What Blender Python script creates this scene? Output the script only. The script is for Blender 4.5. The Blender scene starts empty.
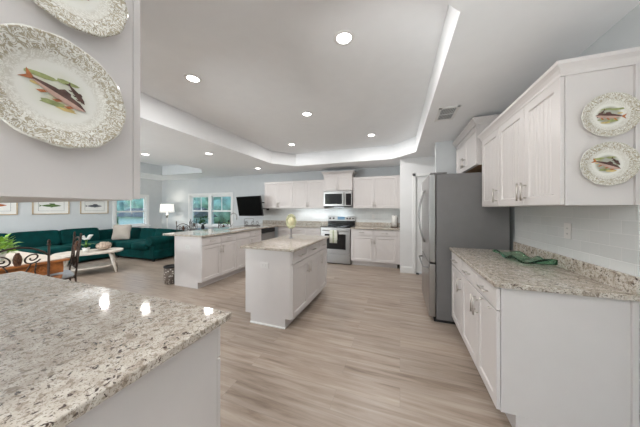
import bpy, bmesh, math, random
from mathutils import Vector, Matrix
random.seed(7)
PI = math.pi
R = math.radians
scene = bpy.context.scene
COL = scene.collection

# ------------------------------------------------------------------ camera
F_PX = 222.0
cam_d = bpy.data.cameras.new('camera')
cam = bpy.data.objects.new('camera', cam_d)
COL.objects.link(cam)
cam_d.sensor_width = 36.0
cam_d.lens = F_PX / 640.0 * 36.0
cam_d.shift_y = -4.7 / 640.0
cam_d.clip_start = 0.02
cam.location = (0, 0, 1.365)
cam.rotation_euler = (R(90), 0, math.atan(80 / F_PX))
scene.camera = cam

# ------------------------------------------------------------------ world, sun, added fill light, exposure
scene.view_settings.view_transform = 'Standard'
scene.view_settings.look = 'None'
scene.view_settings.gamma = 1.0
scene.view_settings.use_curve_mapping = False
scene.view_settings.exposure = 0.10
world = bpy.data.worlds.new('sky')
scene.world = world
world.use_nodes = True
wn = world.node_tree
bg = wn.nodes['Background']
sky = wn.nodes.new('ShaderNodeTexSky')
sky.sky_type = 'NISHITA'
sky.sun_elevation = R(48)
sky.sun_rotation = R(250)
sky.sun_disc = False
wn.links.new(sky.outputs[0], bg.inputs[0])
bg.inputs[1].default_value = 0.42


def area(name, loc, rot, sx, sy, power, color=(1, 1, 1), spread=PI):
    d = bpy.data.lights.new(name, 'AREA')
    d.shape = 'RECTANGLE'
    d.size = sx
    d.size_y = sy
    d.energy = power
    d.color = color
    d.spread = spread
    o = bpy.data.objects.new(name, d)
    o.location = loc
    o.rotation_euler = rot
    COL.objects.link(o)
    return o


# fill lamps added at unseen openings behind the camera
area('added_fill_patio', (-1.35, -2.44, 0.75), (R(153), 0, 0), 1.7, 1.2, 165, (1.0, 0.98, 0.97), R(125))  # added lamp, tilted up to brighten the ceiling
area('added_fill_front', (-5.6, -2.44, 1.0), (R(125), 0, 0), 2.4, 1.0, 190, (0.94, 0.97, 1.0), R(160))  # added lamp that brightens the living room
sun_d = bpy.data.lights.new('sun', 'SUN')
sun_d.energy = 1.2
sun_d.angle = R(1)
sun_d.color = (1.0, 0.96, 0.90)
sun = bpy.data.objects.new('sun', sun_d)
sun.rotation_euler = (R(42), 0, R(12))
COL.objects.link(sun)
DOWNLIGHT_W = 11.5

# ------------------------------------------------------------------ materials
MATS = {}


def nt(name):
    m = bpy.data.materials.new(name)
    m.use_nodes = True
    t = m.node_tree
    b = t.nodes['Principled BSDF']
    MATS[name] = m
    return m, t, b


def N(t, kind, **kw):
    n = t.nodes.new(kind)
    for k, v in kw.items():
        if k.startswith('i_'):
            n.inputs[k[2:].replace('_', ' ')].default_value = v
        else:
            setattr(n, k, v)
    return n


def ramp(t, src, stops, interp='LINEAR'):
    n = t.nodes.new('ShaderNodeValToRGB')
    n.color_ramp.interpolation = interp
    e = n.color_ramp.elements
    while len(e) < len(stops):
        e.new(0.5)
    for el, (p, c) in zip(e, stops):
        el.position = p
        el.color = (*c, 1) if len(c) == 3 else c
    t.links.new(src, n.inputs[0])
    return n


def mixc(t, fac, a, b):
    n = t.nodes.new('ShaderNodeMix')
    n.data_type = 'RGBA'
    if isinstance(fac, (int, float)):
        n.inputs[0].default_value = fac
    else:
        t.links.new(fac, n.inputs[0])
    for i, v in ((6, a), (7, b)):
        if isinstance(v, tuple):
            n.inputs[i].default_value = (*v, 1)
        else:
            t.links.new(v, n.inputs[i])
    return n.outputs[2]


def plain(name, col, rough=0.5, metal=0.0, var=0.03, nscale=8.0, spec=0.5, bump=0.0, bscale=60, **kw):
    """principled with a faint procedural variation"""
    m, t, b = nt(name)
    tc = N(t, 'ShaderNodeTexCoord')
    no = N(t, 'ShaderNodeTexNoise')
    no.inputs['Scale'].default_value = nscale
    t.links.new(tc.outputs['Object'], no.inputs['Vector'])
    lo = tuple(max(0, c * (1 - var)) for c in col)
    hi = tuple(min(1, c * (1 + var)) for c in col)
    rp = ramp(t, no.outputs['Fac'], [(0.3, lo), (0.7, hi)])
    t.links.new(rp.outputs[0], b.inputs['Base Color'])
    b.inputs['Roughness'].default_value = rough
    b.inputs['Metallic'].default_value = metal
    b.inputs['Specular IOR Level'].default_value = spec
    if bump:
        n2 = N(t, 'ShaderNodeTexNoise')
        n2.inputs['Scale'].default_value = bscale
        t.links.new(tc.outputs['Object'], n2.inputs['Vector'])
        bp = N(t, 'ShaderNodeBump')
        bp.inputs['Strength'].default_value = bump
        bp.inputs['Distance'].default_value = 0.004
        t.links.new(n2.outputs['Fac'], bp.inputs['Height'])
        t.links.new(bp.outputs[0], b.inputs['Normal'])
    for k, v in kw.items():
        b.inputs[k].default_value = v
    return m


CAB = plain('cabinet_paint', (0.64, 0.605, 0.59), 0.38, var=0.01)
WALL = plain('wall_paint', (0.60, 0.62, 0.63), 0.75, var=0.015, bump=0.06, bscale=120)
WHITEWALL = plain('pale_wall_paint', (0.76, 0.76, 0.76), 0.7, var=0.01)
CEIL = plain('ceiling_paint', (0.88, 0.895, 0.91), 0.85, var=0.01, bump=0.08, bscale=150)
TRIM = plain('white_trim', (0.82, 0.82, 0.81), 0.35, var=0.01)
NICKEL = plain('brushed_nickel', (0.62, 0.59, 0.55), 0.3, 1.0, var=0.05)
STEEL = plain('stainless_steel', (0.39, 0.385, 0.38), 0.28, 1.0, var=0.06, nscale=3)
FRSIDE = plain('fridge_side_grey', (0.17, 0.165, 0.165), 0.45, 0.0, var=0.04)
BLACK = plain('black_gloss', (0.008, 0.008, 0.009), 0.08, var=0.1)
BLACKM = plain('black_matte', (0.012, 0.012, 0.013), 0.55, var=0.2)
SCREEN = plain('tv_screen', (0.002, 0.002, 0.002), 0.4, var=0.1, spec=0.1)
IRON = plain('wrought_iron', (0.045, 0.028, 0.020), 0.45, 0.6, var=0.3, nscale=30)
TEAL = plain('teal_velvet', (0.000, 0.036, 0.035), 0.85, var=0.35, nscale=5, bump=0.25, bscale=25, spec=0.15)
TEAL.node_tree.nodes['Principled BSDF'].inputs['Sheen Weight'].default_value = 0.06
TEAL.node_tree.nodes['Principled BSDF'].inputs['Sheen Tint'].default_value = (0.12, 0.7, 0.62, 1)
LINEN = plain('beige_linen', (0.40, 0.355, 0.31), 0.9, var=0.08, nscale=90, bump=0.2, bscale=300)
PALEWOOD = plain('whitewashed_wood', (0.62, 0.56, 0.49), 0.6, var=0.12, nscale=12)
ORANGEWOOD = plain('carved_orange_wood', (0.36, 0.12, 0.025), 0.35, var=0.4, nscale=9)
CREAM = plain('cream_runner', (0.66, 0.58, 0.50), 0.85, var=0.06)
LEAF = plain('leaf_green', (0.26, 0.46, 0.05), 0.5, var=0.4, nscale=20)
LEAFD = plain('dark_leaf_green', (0.03, 0.11, 0.02), 0.5, var=0.4, nscale=20)
PETAL = plain('white_petal', (0.85, 0.85, 0.83), 0.6, var=0.02)
POT = plain('white_glazed_pot', (0.74, 0.72, 0.68), 0.3, var=0.04)
BARK = plain('tree_bark', (0.10, 0.07, 0.05), 0.9, var=0.3)
CONE = plain('pinecone_bronze', (0.12, 0.055, 0.03), 0.45, 0.5, var=0.4, nscale=60)
DRIFT = plain('dried_ruffle', (0.50, 0.39, 0.31), 0.85, var=0.45, nscale=35, bump=0.6, bscale=50)
CUSHION = plain('pale_blue_grey_cushion', (0.42, 0.46, 0.50), 0.85, var=0.1, nscale=25)
FRAMEWOOD = plain('pale_gold_frame', (0.52, 0.40, 0.27), 0.45, var=0.15, nscale=20)
MAT_BOARD = plain('mat_board', (0.80, 0.79, 0.76), 0.8, var=0.01)
FISHG = plain('painted_green_fish', (0.10, 0.17, 0.05), 0.6, var=0.4, nscale=40)
FISHR = plain('painted_red_fish', (0.40, 0.10, 0.03), 0.6, var=0.4, nscale=40)
P_DARK = plain('glaze_dark_brown', (0.10, 0.055, 0.045), 0.15, var=0.3, nscale=60)
P_PINK = plain('glaze_pink_belly', (0.50, 0.33, 0.27), 0.15, var=0.15, nscale=60)
P_ORANGE = plain('glaze_orange', (0.42, 0.15, 0.06), 0.15, var=0.2, nscale=60)
P_GREEN = plain('glaze_green', (0.30, 0.33, 0.14), 0.15, var=0.3, nscale=60)
P_YEL = plain('glaze_yellow', (0.58, 0.44, 0.18), 0.15, var=0.2, nscale=60)
GRASS = plain('lawn_grass', (0.46, 0.52, 0.24), 0.9, var=0.35, nscale=3)
TREEG = plain('tree_foliage', (0.24, 0.38, 0.34), 0.9, var=0.5, nscale=1.5)
SIDING = plain('blue_grey_siding', (0.36, 0.44, 0.46), 0.8, var=0.08)
DARKROOF = plain('dark_shingle', (0.06, 0.07, 0.08), 0.9, var=0.2)
BROWNWOOD = plain('raw_plywood', (0.34, 0.20, 0.10), 0.7, var=0.2)
OUTLET = plain('outlet_plastic', (0.66, 0.64, 0.62), 0.35, var=0.0)
SLOT = plain('outlet_slot', (0.10, 0.10, 0.10), 0.5)
TOWEL = plain('pale_towel', (0.66, 0.68, 0.60), 0.95, var=0.1, nscale=40)
TOWELG = plain('towel_green_stripe', (0.38, 0.42, 0.28), 0.95, var=0.2, nscale=40)
DARKWOOD = plain('dark_table_top', (0.035, 0.03, 0.03), 0.25, var=0.3)
GREENPLATE = plain('lime_glazed_plate', (0.52, 0.52, 0.33), 0.25, var=0.4, nscale=30)
CREAMPLATE = plain('cream_glaze', (0.72, 0.68, 0.44), 0.2, var=0.15, nscale=30)
PEWTER = plain('pewter', (0.16, 0.16, 0.18), 0.35, 0.8, var=0.2)
VENTIN = plain('vent_shadow', (0.05, 0.05, 0.05), 0.9)


def mat_granite():
    m, t, b = nt('granite')
    tc = N(t, 'ShaderNodeTexCoord')
    co = tc.outputs['Object']

    def noise(scale, detail=3, rough=0.6, dist=0.0):
        n = N(t, 'ShaderNodeTexNoise')
        n.inputs['Scale'].default_value = scale
        n.inputs['Detail'].default_value = detail
        n.inputs['Roughness'].default_value = rough
        n.inputs['Distortion'].default_value = dist
        t.links.new(co, n.inputs['Vector'])
        return n.outputs['Fac']
    base = ramp(t, noise(22, 4), [(0.30, (0.40, 0.34, 0.28)), (0.48, (0.53, 0.475, 0.41)), (0.66, (0.64, 0.60, 0.54))]).outputs[0]
    g = ramp(t, noise(48, 3, 0.6, 0.6), [(0.53, (0, 0, 0)), (0.62, (1, 1, 1))]).outputs[0]
    c1 = mixc(t, g, base, (0.30, 0.25, 0.20))
    fine = ramp(t, noise(190, 2, 0.7), [(0.565, (0, 0, 0)), (0.63, (1, 1, 1))]).outputs[0]
    c2 = mixc(t, fine, c1, (0.20, 0.16, 0.125))
    # dark garnets, gathered in patches
    dk = ramp(t, noise(62, 2, 0.55, 0.5), [(0.622, (0, 0, 0)), (0.645, (1, 1, 1))]).outputs[0]
    patch = ramp(t, noise(7, 2), [(0.35, (0.25, 0.25, 0.25)), (0.55, (1, 1, 1))]).outputs[0]
    mm = N(t, 'ShaderNodeMath', operation='MULTIPLY')
    t.links.new(dk, mm.inputs[0])
    t.links.new(patch, mm.inputs[1])
    c3 = mixc(t, mm.outputs[0], c2, (0.055, 0.035, 0.030))
    t.links.new(c3, b.inputs['Base Color'])
    b.inputs['Roughness'].default_value = 0.07
    b.inputs['Specular IOR Level'].default_value = 0.5
    return m


GRANITE = mat_granite()


def mat_floor():
    m, t, b = nt('vinyl_plank_floor')
    tc = N(t, 'ShaderNodeTexCoord')
    br = N(t, 'ShaderNodeTexBrick')
    br.offset = 0.37
    br.offset_frequency = 2
    br.inputs['Scale'].default_value = 1.0
    br.inputs['Mortar Size'].default_value = 0.0012
    br.inputs['Mortar Smooth'].default_value = 0.3
    br.inputs['Brick Width'].default_value = 1.22
    br.inputs['Row Height'].default_value = 0.18
    br.inputs['Color1'].default_value = (0, 0, 0, 1)
    br.inputs['Color2'].default_value = (1, 1, 1, 1)
    br.inputs['Mortar'].default_value = (0.5, 0.5, 0.5, 1)
    t.links.new(tc.outputs['Object'], br.inputs['Vector'])
    # grain: noise stretched along the plank, shifted from plank to plank
    sc = N(t, 'ShaderNodeVectorMath', operation='MULTIPLY')
    sc.inputs[1].default_value = (0.9, 12.0, 1.0)
    t.links.new(tc.outputs['Object'], sc.inputs[0])
    sh = N(t, 'ShaderNodeVectorMath', operation='MULTIPLY')
    sh.inputs[1].default_value = (7.0, 0.0, 9.0)
    t.links.new(br.outputs['Color'], sh.inputs[0])
    ad = N(t, 'ShaderNodeVectorMath', operation='ADD')
    t.links.new(sc.outputs[0], ad.inputs[0])
    t.links.new(sh.outputs[0], ad.inputs[1])
    no = N(t, 'ShaderNodeTexNoise')
    no.inputs['Scale'].default_value = 1.6
    no.inputs['Detail'].default_value = 6
    no.inputs['Roughness'].default_value = 0.62
    no.inputs['Distortion'].default_value = 0.5
    t.links.new(ad.outputs[0], no.inputs['Vector'])
    grain = ramp(t, no.outputs['Fac'], [(0.25, (0.17, 0.125, 0.095)), (0.42, (0.30, 0.236, 0.188)), (0.56, (0.365, 0.298, 0.245)), (0.78, (0.47, 0.40, 0.34))]).outputs[0]
    tone = ramp(t, br.outputs['Color'], [(0.0, (0.92, 0.92, 0.92)), (1.0, (1.09, 1.09, 1.09))]).outputs[0]
    mu = N(t, 'ShaderNodeMix', data_type='RGBA', blend_type='MULTIPLY')
    mu.inputs[0].default_value = 1.0
    t.links.new(grain, mu.inputs[6])
    t.links.new(tone, mu.inputs[7])
    seam = mixc(t, br.outputs['Fac'], mu.outputs[2], (0.26, 0.22, 0.19))
    t.links.new(seam, b.inputs['Base Color'])
    b.inputs['Roughness'].default_value = 0.36
    b.inputs['Specular IOR Level'].default_value = 0.45
    return m


FLOOR = mat_floor()


def mat_tile(axis):
    """white 3x6 subway tile on a wall lying along the x (axis 0) or y (axis 1) direction"""
    m, t, b = nt('subway_tile_' + 'xy'[axis])
    tc = N(t, 'ShaderNodeTexCoord')
    sp = N(t, 'ShaderNodeSeparateXYZ')
    t.links.new(tc.outputs['Object'], sp.inputs[0])
    cb = N(t, 'ShaderNodeCombineXYZ')
    t.links.new(sp.outputs[axis], cb.inputs[0])
    t.links.new(sp.outputs[2], cb.inputs[1])
    br = N(t, 'ShaderNodeTexBrick')
    br.inputs['Scale'].default_value = 1.0
    br.inputs['Mortar Size'].default_value = 0.003
    br.inputs['Mortar Smooth'].default_value = 0.4
    br.inputs['Brick Width'].default_value = 0.152
    br.inputs['Row Height'].default_value = 0.0765
    br.inputs['Color1'].default_value = (0.63, 0.64, 0.63, 1)
    br.inputs['Color2'].default_value = (0.66, 0.67, 0.66, 1)
    br.inputs['Mortar'].default_value = (0.72, 0.72, 0.71, 1)
    t.links.new(cb.outputs[0], br.inputs['Vector'])
    t.links.new(br.outputs['Color'], b.inputs['Base Color'])
    bp = N(t, 'ShaderNodeBump')
    bp.invert = True
    bp.inputs['Strength'].default_value = 0.5
    bp.inputs['Distance'].default_value = 0.003
    t.links.new(br.outputs['Fac'], bp.inputs['Height'])
    t.links.new(bp.outputs[0], b.inputs['Normal'])
    b.inputs['Roughness'].default_value = 0.15
    return m


TILE_X = mat_tile(0)
TILE_Y = mat_tile(1)


def mat_plate(Rr, nm='transfer_plate', dark=1.0):
    m, t, b = nt(nm)
    tc = N(t, 'ShaderNodeTexCoord')
    sp = N(t, 'ShaderNodeSeparateXYZ')
    t.links.new(tc.outputs['Object'], sp.inputs[0])
    cb = N(t, 'ShaderNodeCombineXYZ')
    t.links.new(sp.outputs[0], cb.inputs[0])
    t.links.new(sp.outputs[1], cb.inputs[1])
    ln = N(t, 'ShaderNodeVectorMath', operation='LENGTH')
    t.links.new(cb.outputs[0], ln.inputs[0])
    dv = N(t, 'ShaderNodeMath', operation='DIVIDE')
    t.links.new(ln.outputs['Value'], dv.inputs[0])
    dv.inputs[1].default_value = Rr
    # leafy scroll work: distorted noise isolines
    no = N(t, 'ShaderNodeTexNoise')
    no.inputs['Scale'].default_value = 72
    no.inputs['Detail'].default_value = 2.5
    no.inputs['Distortion'].default_value = 1.8
    t.links.new(cb.outputs[0], no.inputs['Vector'])
    sc = ramp(t, no.outputs['Fac'], [(0.36, (0, 0, 0)), (0.43, (1, 1, 1)), (0.50, (1, 1, 1)), (0.55, (0, 0, 0)), (0.60, (0.0, 0, 0)), (0.66, (0.9, 0.9, 0.9))]).outputs[0]
    rim = ramp(t, dv.outputs[0], [(0.50, (0, 0, 0)), (0.56, (0.35, 0.35, 0.35)), (0.66, (0.4, 0.4, 0.4)), (0.70, (1, 1, 1)), (0.975, (1, 1, 1)), (0.985, (0.1, 0.1, 0.1))]).outputs[0]
    mm = N(t, 'ShaderNodeMath', operation='MULTIPLY')
    t.links.new(sc, mm.inputs[0])
    t.links.new(rim, mm.inputs[1])
    tint = ramp(t, no.outputs['Fac'], [(0.38, (0.43, 0.38, 0.28)), (0.62, (0.27, 0.225, 0.16))]).outputs[0]
    body = mixc(t, mm.outputs[0], (0.74, 0.725, 0.67), tint)
    # soft painted background inside the well
    n2 = N(t, 'ShaderNodeTexNoise')
    n2.inputs['Scale'].default_value = 20
    t.links.new(cb.outputs[0], n2.inputs['Vector'])
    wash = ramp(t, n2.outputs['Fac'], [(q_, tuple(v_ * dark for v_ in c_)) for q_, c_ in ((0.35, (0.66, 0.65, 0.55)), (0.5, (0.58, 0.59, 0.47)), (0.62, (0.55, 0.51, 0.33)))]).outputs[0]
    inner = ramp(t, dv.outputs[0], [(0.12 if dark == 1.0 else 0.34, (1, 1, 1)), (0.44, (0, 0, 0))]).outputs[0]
    fin = mixc(t, inner, body, wash)
    t.links.new(fin, b.inputs['Base Color'])
    b.inputs['Roughness'].default_value = 0.12
    b.inputs['Coat Weight'].default_value = 0.4
    return m


PLATE = mat_plate(0.123)
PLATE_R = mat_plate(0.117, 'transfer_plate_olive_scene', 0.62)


def mat_emit(name, col, s):
    m, t, b = nt(name)
    b.inputs['Base Color'].default_value = (*col, 1)
    b.inputs['Emission Color'].default_value = (*col, 1)
    b.inputs['Emission Strength'].default_value = s
    return m


LENS = mat_emit('downlight_lens', (1.0, 0.97, 0.93), 14)
SHADE = mat_emit('lamp_shade_glow', (1.0, 0.95, 0.88), 0.55)
DISPLAY = mat_emit('range_display', (0.08, 0.16, 0.24), 0.25)


def mat_glass(name, col, rough=0.0, ior=1.45, alpha=None):
    m, t, b = nt(name)
    b.inputs['Base Color'].default_value = (*col, 1)
    b.inputs['Roughness'].default_value = rough
    b.inputs['Transmission Weight'].default_value = 1.0
    b.inputs['IOR'].default_value = ior
    return m




def mat_pane():
    m = bpy.data.materials.new('window_pane')
    m.use_nodes = True
    t = m.node_tree
    t.nodes.clear()
    out = t.nodes.new('ShaderNodeOutputMaterial')
    tr = t.nodes.new('ShaderNodeBsdfTransparent')
    tr.inputs[0].default_value = (0.88, 0.96, 0.97, 1)
    gl = t.nodes.new('ShaderNodeBsdfGlossy')
    gl.inputs['Roughness'].default_value = 0.02
    mx = t.nodes.new('ShaderNodeMixShader')
    mx.inputs[0].default_value = 0.06
    t.links.new(tr.outputs[0], mx.inputs[1])
    t.links.new(gl.outputs[0], mx.inputs[2])
    t.links.new(mx.outputs[0], out.inputs[0])
    return m


PANE = mat_pane()
GREENGLASS = mat_glass('green_art_glass', (0.58, 0.90, 0.74), 0.02, 1.2)


def mat_basket():
    m, t, b = nt('mottled_basket_weave')
    tc = N(t, 'ShaderNodeTexCoord')
    v = N(t, 'ShaderNodeTexVoronoi')
    v.inputs['Scale'].default_value = 28
    t.links.new(tc.outputs['Object'], v.inputs['Vector'])
    rp = ramp(t, v.outputs['Distance'], [(0.25, (0.62, 0.58, 0.52)), (0.45, (0.16, 0.13, 0.11))])
    t.links.new(rp.outputs[0], b.inputs['Base Color'])
    b.inputs['Roughness'].default_value = 0.9
    return m


BASKET = mat_basket()


# ------------------------------------------------------------------ mesh helpers
class MB:
    def __init__(s):
        s.v, s.f, s.m, s.sm = [], [], [], []

    def add(s, vs, fs, m=0, smooth=False):
        o = len(s.v)
        s.v += [tuple(p) for p in vs]
        for f in fs:
            s.f.append([i + o for i in f])
            s.m.append(m)
            s.sm.append(smooth)
        return s

    def box(s, x0, x1, y0, y1, z0, z1, m=0):
        x0, x1 = min(x0, x1), max(x0, x1)
        y0, y1 = min(y0, y1), max(y0, y1)
        z0, z1 = min(z0, z1), max(z0, z1)
        vs = [(x0, y0, z0), (x1, y0, z0), (x1, y1, z0), (x0, y1, z0), (x0, y0, z1), (x1, y0, z1), (x1, y1, z1), (x0, y1, z1)]
        fs = [(0, 3, 2, 1), (4, 5, 6, 7), (0, 1, 5, 4), (1, 2, 6, 5), (2, 3, 7, 6), (3, 0, 4, 7)]
        return s.add(vs, fs, m)

    def prism(s, poly, z0, z1, m=0):
        a = sum(poly[i][0] * poly[(i + 1) % len(poly)][1] - poly[(i + 1) % len(poly)][0] * poly[i][1] for i in range(len(poly)))
        if a < 0:
            poly = poly[::-1]
        n = len(poly)
        vs = [(x, y, z0) for x, y in poly] + [(x, y, z1) for x, y in poly]
        fs = [tuple(range(n))[::-1], tuple(range(n, 2 * n))] + [(i, (i + 1) % n, n + (i + 1) % n, n + i) for i in range(n)]
        return s.add(vs, fs, m)

    def tube(s, pts, r, seg=8, m=0, closed=False, cap=True):
        P = [Vector(p) for p in pts]
        n = len(P)
        rs = r if isinstance(r, (list, tuple)) else [r] * n
        rings = []
        up = None
        for i in range(n):
            if closed:
                d = P[(i + 1) % n] - P[i - 1]
            else:
                d = P[min(i + 1, n - 1)] - P[max(i - 1, 0)]
            d.normalize()
            if up is None:
                a = Vector((0, 0, 1)) if abs(d.z) < 0.9 else Vector((1, 0, 0))
                up = (a - d * a.dot(d)).normalized()
            else:
                up = (up - d * up.dot(d))
                up = up.normalized() if up.length > 1e-6 else d.orthogonal().normalized()
            w = d.cross(up)
            rings.append([P[i] + (up * math.cos(2 * PI * k / seg) + w * math.sin(2 * PI * k / seg)) * rs[i] for k in range(seg)])
        vs = [p for ring in rings for p in ring]
        fs = []
        for i in range(n if closed else n - 1):
            j = (i + 1) % n
            for k in range(seg):
                l = (k + 1) % seg
                fs.append((i * seg + k, i * seg + l, j * seg + l, j * seg + k))
        if cap and not closed:
            fs.append(tuple(range(seg))[::-1])
            fs.append(tuple((n - 1) * seg + k for k in range(seg)))
        return s.add(vs, fs, m, True)

    def lathe(s, prof, seg=24, c=(0, 0, 0), m=0, wave=0, waven=0):
        vs, fs = [], []
        n = len(prof)
        for (r, z) in prof:
            for k in range(seg):
                a = 2 * PI * k / seg
                rr = r * (1 + wave * math.cos(waven * a))
                vs.append((c[0] + rr * math.cos(a), c[1] + rr * math.sin(a), c[2] + z))
        for i in range(n - 1):
            for k in range(seg):
                l = (k + 1) % seg
                fs.append((i * seg + k, i * seg + l, (i + 1) * seg + l, (i + 1) * seg + k))
        fs.append(tuple(range(seg))[::-1])
        fs.append(tuple((n - 1) * seg + k for k in range(seg)))
        return s.add(vs, fs, m, True)

    def blob(s, c, r, m=0, seg=12, rings=8, jit=0.0):
        vs, fs = [], []
        rx, ry, rz = r if isinstance(r, (tuple, list)) else (r, r, r)
        vs.append((c[0], c[1], c[2] - rz))
        for i in range(1, rings):
            a = -PI / 2 + PI * i / rings
            for k in range(seg):
                b = 2 * PI * k / seg
                j = 1 + random.uniform(-jit, jit)
                vs.append((c[0] + rx * j * math.cos(a) * math.cos(b), c[1] + ry * j * math.cos(a) * math.sin(b), c[2] + rz * j * math.sin(a)))
        vs.append((c[0], c[1], c[2] + rz))
        t = len(vs) - 1
        for k in range(seg):
            l = (k + 1) % seg
            fs.append((0, 1 + l, 1 + k))
            fs.append((t, 1 + (rings - 2) * seg + k, 1 + (rings - 2) * seg + l))
            for i in range(rings - 2):
                a = 1 + i * seg
                fs.append((a + k, a + l, a + seg + l, a + seg + k))
        return s.add(vs, fs, m, True)

    def puff(s, x0, x1, y0, y1, z0, z1, m=0, n=8, p=5.0, wob=0.0):
        """soft upholstered box (superellipsoid)"""
        c = Vector(((x0 + x1) / 2, (y0 + y1) / 2, (z0 + z1) / 2))
        h = Vector(((x1 - x0) / 2, (y1 - y0) / 2, (z1 - z0) / 2))
        idx, vs, fs = {}, [], []

        def vert(a, b_, c_):
            key = (a, b_, c_)
            if key not in idx:
                q = Vector([2 * t / n - 1 for t in key])
                q = Vector([math.sin(t * PI / 2) for t in q])
                l = (abs(q.x) ** p + abs(q.y) ** p + abs(q.z) ** p) ** (1 / p)
                q = q / l
                w = 1 + wob * math.sin(5 * q.x + 3 * q.z + 2 * q.y)
                idx[key] = len(vs)
                vs.append(tuple(c[i] + q[i] * h[i] * w for i in range(3)))
            return idx[key]
        for i in range(n):
            for j in range(n):
                fs.append((vert(i, j, 0), vert(i, j + 1, 0), vert(i + 1, j + 1, 0), vert(i + 1, j, 0)))
                fs.append((vert(i, j, n), vert(i + 1, j, n), vert(i + 1, j + 1, n), vert(i, j + 1, n)))
                fs.append((vert(i, 0, j), vert(i + 1, 0, j), vert(i + 1, 0, j + 1), vert(i, 0, j + 1)))
                fs.append((vert(i, n, j), vert(i, n, j + 1), vert(i + 1, n, j + 1), vert(i + 1, n, j)))
                fs.append((vert(0, i, j), vert(0, i, j + 1), vert(0, i + 1, j + 1), vert(0, i + 1, j)))
                fs.append((vert(n, i, j), vert(n, i + 1, j), vert(n, i + 1, j + 1), vert(n, i, j + 1)))
        return s.add(vs, fs, m, True)

    def sweep(s, path, prof, m=0):
        """moulding: prof = [(out, z)...] swept along an open xy path, 'out' to the right of travel, mitred"""
        n = len(path)
        P = [Vector(p) for p in path]
        k = len(prof)
        vs = []
        for i in range(n):
            ns = []
            if i > 0:
                d = (P[i] - P[i - 1]).normalized()
                ns.append(Vector((d.y, -d.x)))
            if i < n - 1:
                d = (P[i + 1] - P[i]).normalized()
                ns.append(Vector((d.y, -d.x)))
            if len(ns) == 2:
                b = (ns[0] + ns[1]).normalized()
                b = b / max(0.3, b.dot(ns[0]))
            else:
                b = ns[0]
            for (o, z) in prof:
                q = P[i] + b * o
                vs.append((q.x, q.y, z))
        fs = []
        for i in range(n - 1):
            for j in range(k):
                l = (j + 1) % k
                fs.append((i * k + j, (i + 1) * k + j, (i + 1) * k + l, i * k + l))
        fs.append(tuple(range(k)))
        fs.append(tuple((n - 1) * k + j for j in range(k))[::-1])
        return s.add(vs, fs, m)

    def xform(s, M, start=0):
        for i in range(start, len(s.v)):
            s.v[i] = tuple(M @ Vector(s.v[i]))
        return s

    def build(s, name, mats, parent=None, bevel=0.0, seg=2, fix=True):
        me = bpy.data.meshes.new(name)
        me.from_pydata(s.v, [], s.f)
        if not isinstance(mats, (list, tuple)):
            mats = [mats]
        for mt in mats:
            me.materials.append(mt)
        for p, mi, sm in zip(me.polygons, s.m, s.sm):
            p.material_index = mi
            p.use_smooth = sm
        if fix:
            bm = bmesh.new()
            bm.from_mesh(me)
            bmesh.ops.recalc_face_normals(bm, faces=bm.faces)
            bm.to_mesh(me)
            bm.free()
        o = bpy.data.objects.new(name, me)
        COL.objects.link(o)
        if parent:
            o.parent = parent
        if bevel:
            md = o.modifiers.new('bevel', 'BEVEL')
            md.width = bevel
            md.segments = seg
            md.limit_method = 'ANGLE'
            md.angle_limit = R(40)
        return o


def thing(name, label, cat, loc=(0, 0, 0), rot=0.0, group=None):
    o = bpy.data.objects.new(name, None)
    o.empty_display_size = 0.1
    COL.objects.link(o)
    o.location = loc
    o.rotation_euler = rot if isinstance(rot, tuple) else (0, 0, rot)
    o['label'] = label
    o['category'] = cat
    if group:
        o['group'] = group
    return o


def tag(o, label, cat, group=None):
    o['label'] = label
    o['category'] = cat
    if group:
        o['group'] = group
    return o


def struct(o):
    o['kind'] = 'structure'
    return o


def dup(root, loc, rot, label, group=None):
    r = root.copy()
    COL.objects.link(r)
    r.location = loc
    r.rotation_euler = rot if isinstance(rot, tuple) else (0, 0, rot)
    r['label'] = label
    if group:
        r['group'] = group
    for ch in list(root.children):
        c = ch.copy()
        COL.objects.link(c)
        c.parent = r
        for g in list(ch.children):
            d = g.copy()
            COL.objects.link(d)
            d.parent = c
    return r


# ------------------------------------------------------------------ the room
XL, XR, YB, YF = -8.60, 1.18, 5.95, -2.5
ZC, ZT = 2.44, 2.74
XE = 2.1
struct(MB().box(XL - 0.12, XE + 0.12, YF - 0.12, YB + 0.12, -0.1, 0).build('floor', FLOOR))

# windows: opening rectangles
WB = (-7.13, -5.27, 0.78, 1.84)      # back window x0,x1,z0,z1
WL = (4.47, 5.42, 0.78, 1.80)        # left window y0,y1,z0,z1
WF = (-6.9, -4.3, 0.6, 2.1)  # front window, added behind the camera for fill light
WP = (-2.2, -0.5, 0.05, 2.15)  # glass door, unseen, added to let fill light in


def wall_x(name, y0, y1, x0, x1, holes, mat=WALL, z1=2.86):
    m = MB()
    x = x0
    for (a, b, c, d) in sorted(holes):
        m.box(x, a, y0, y1, 0, z1)
        m.box(a, b, y0, y1, 0, c)
        m.box(a, b, y0, y1, d, z1)
        x = b
    m.box(x, x1, y0, y1, 0, z1)
    return struct(m.build(name, mat))


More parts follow.
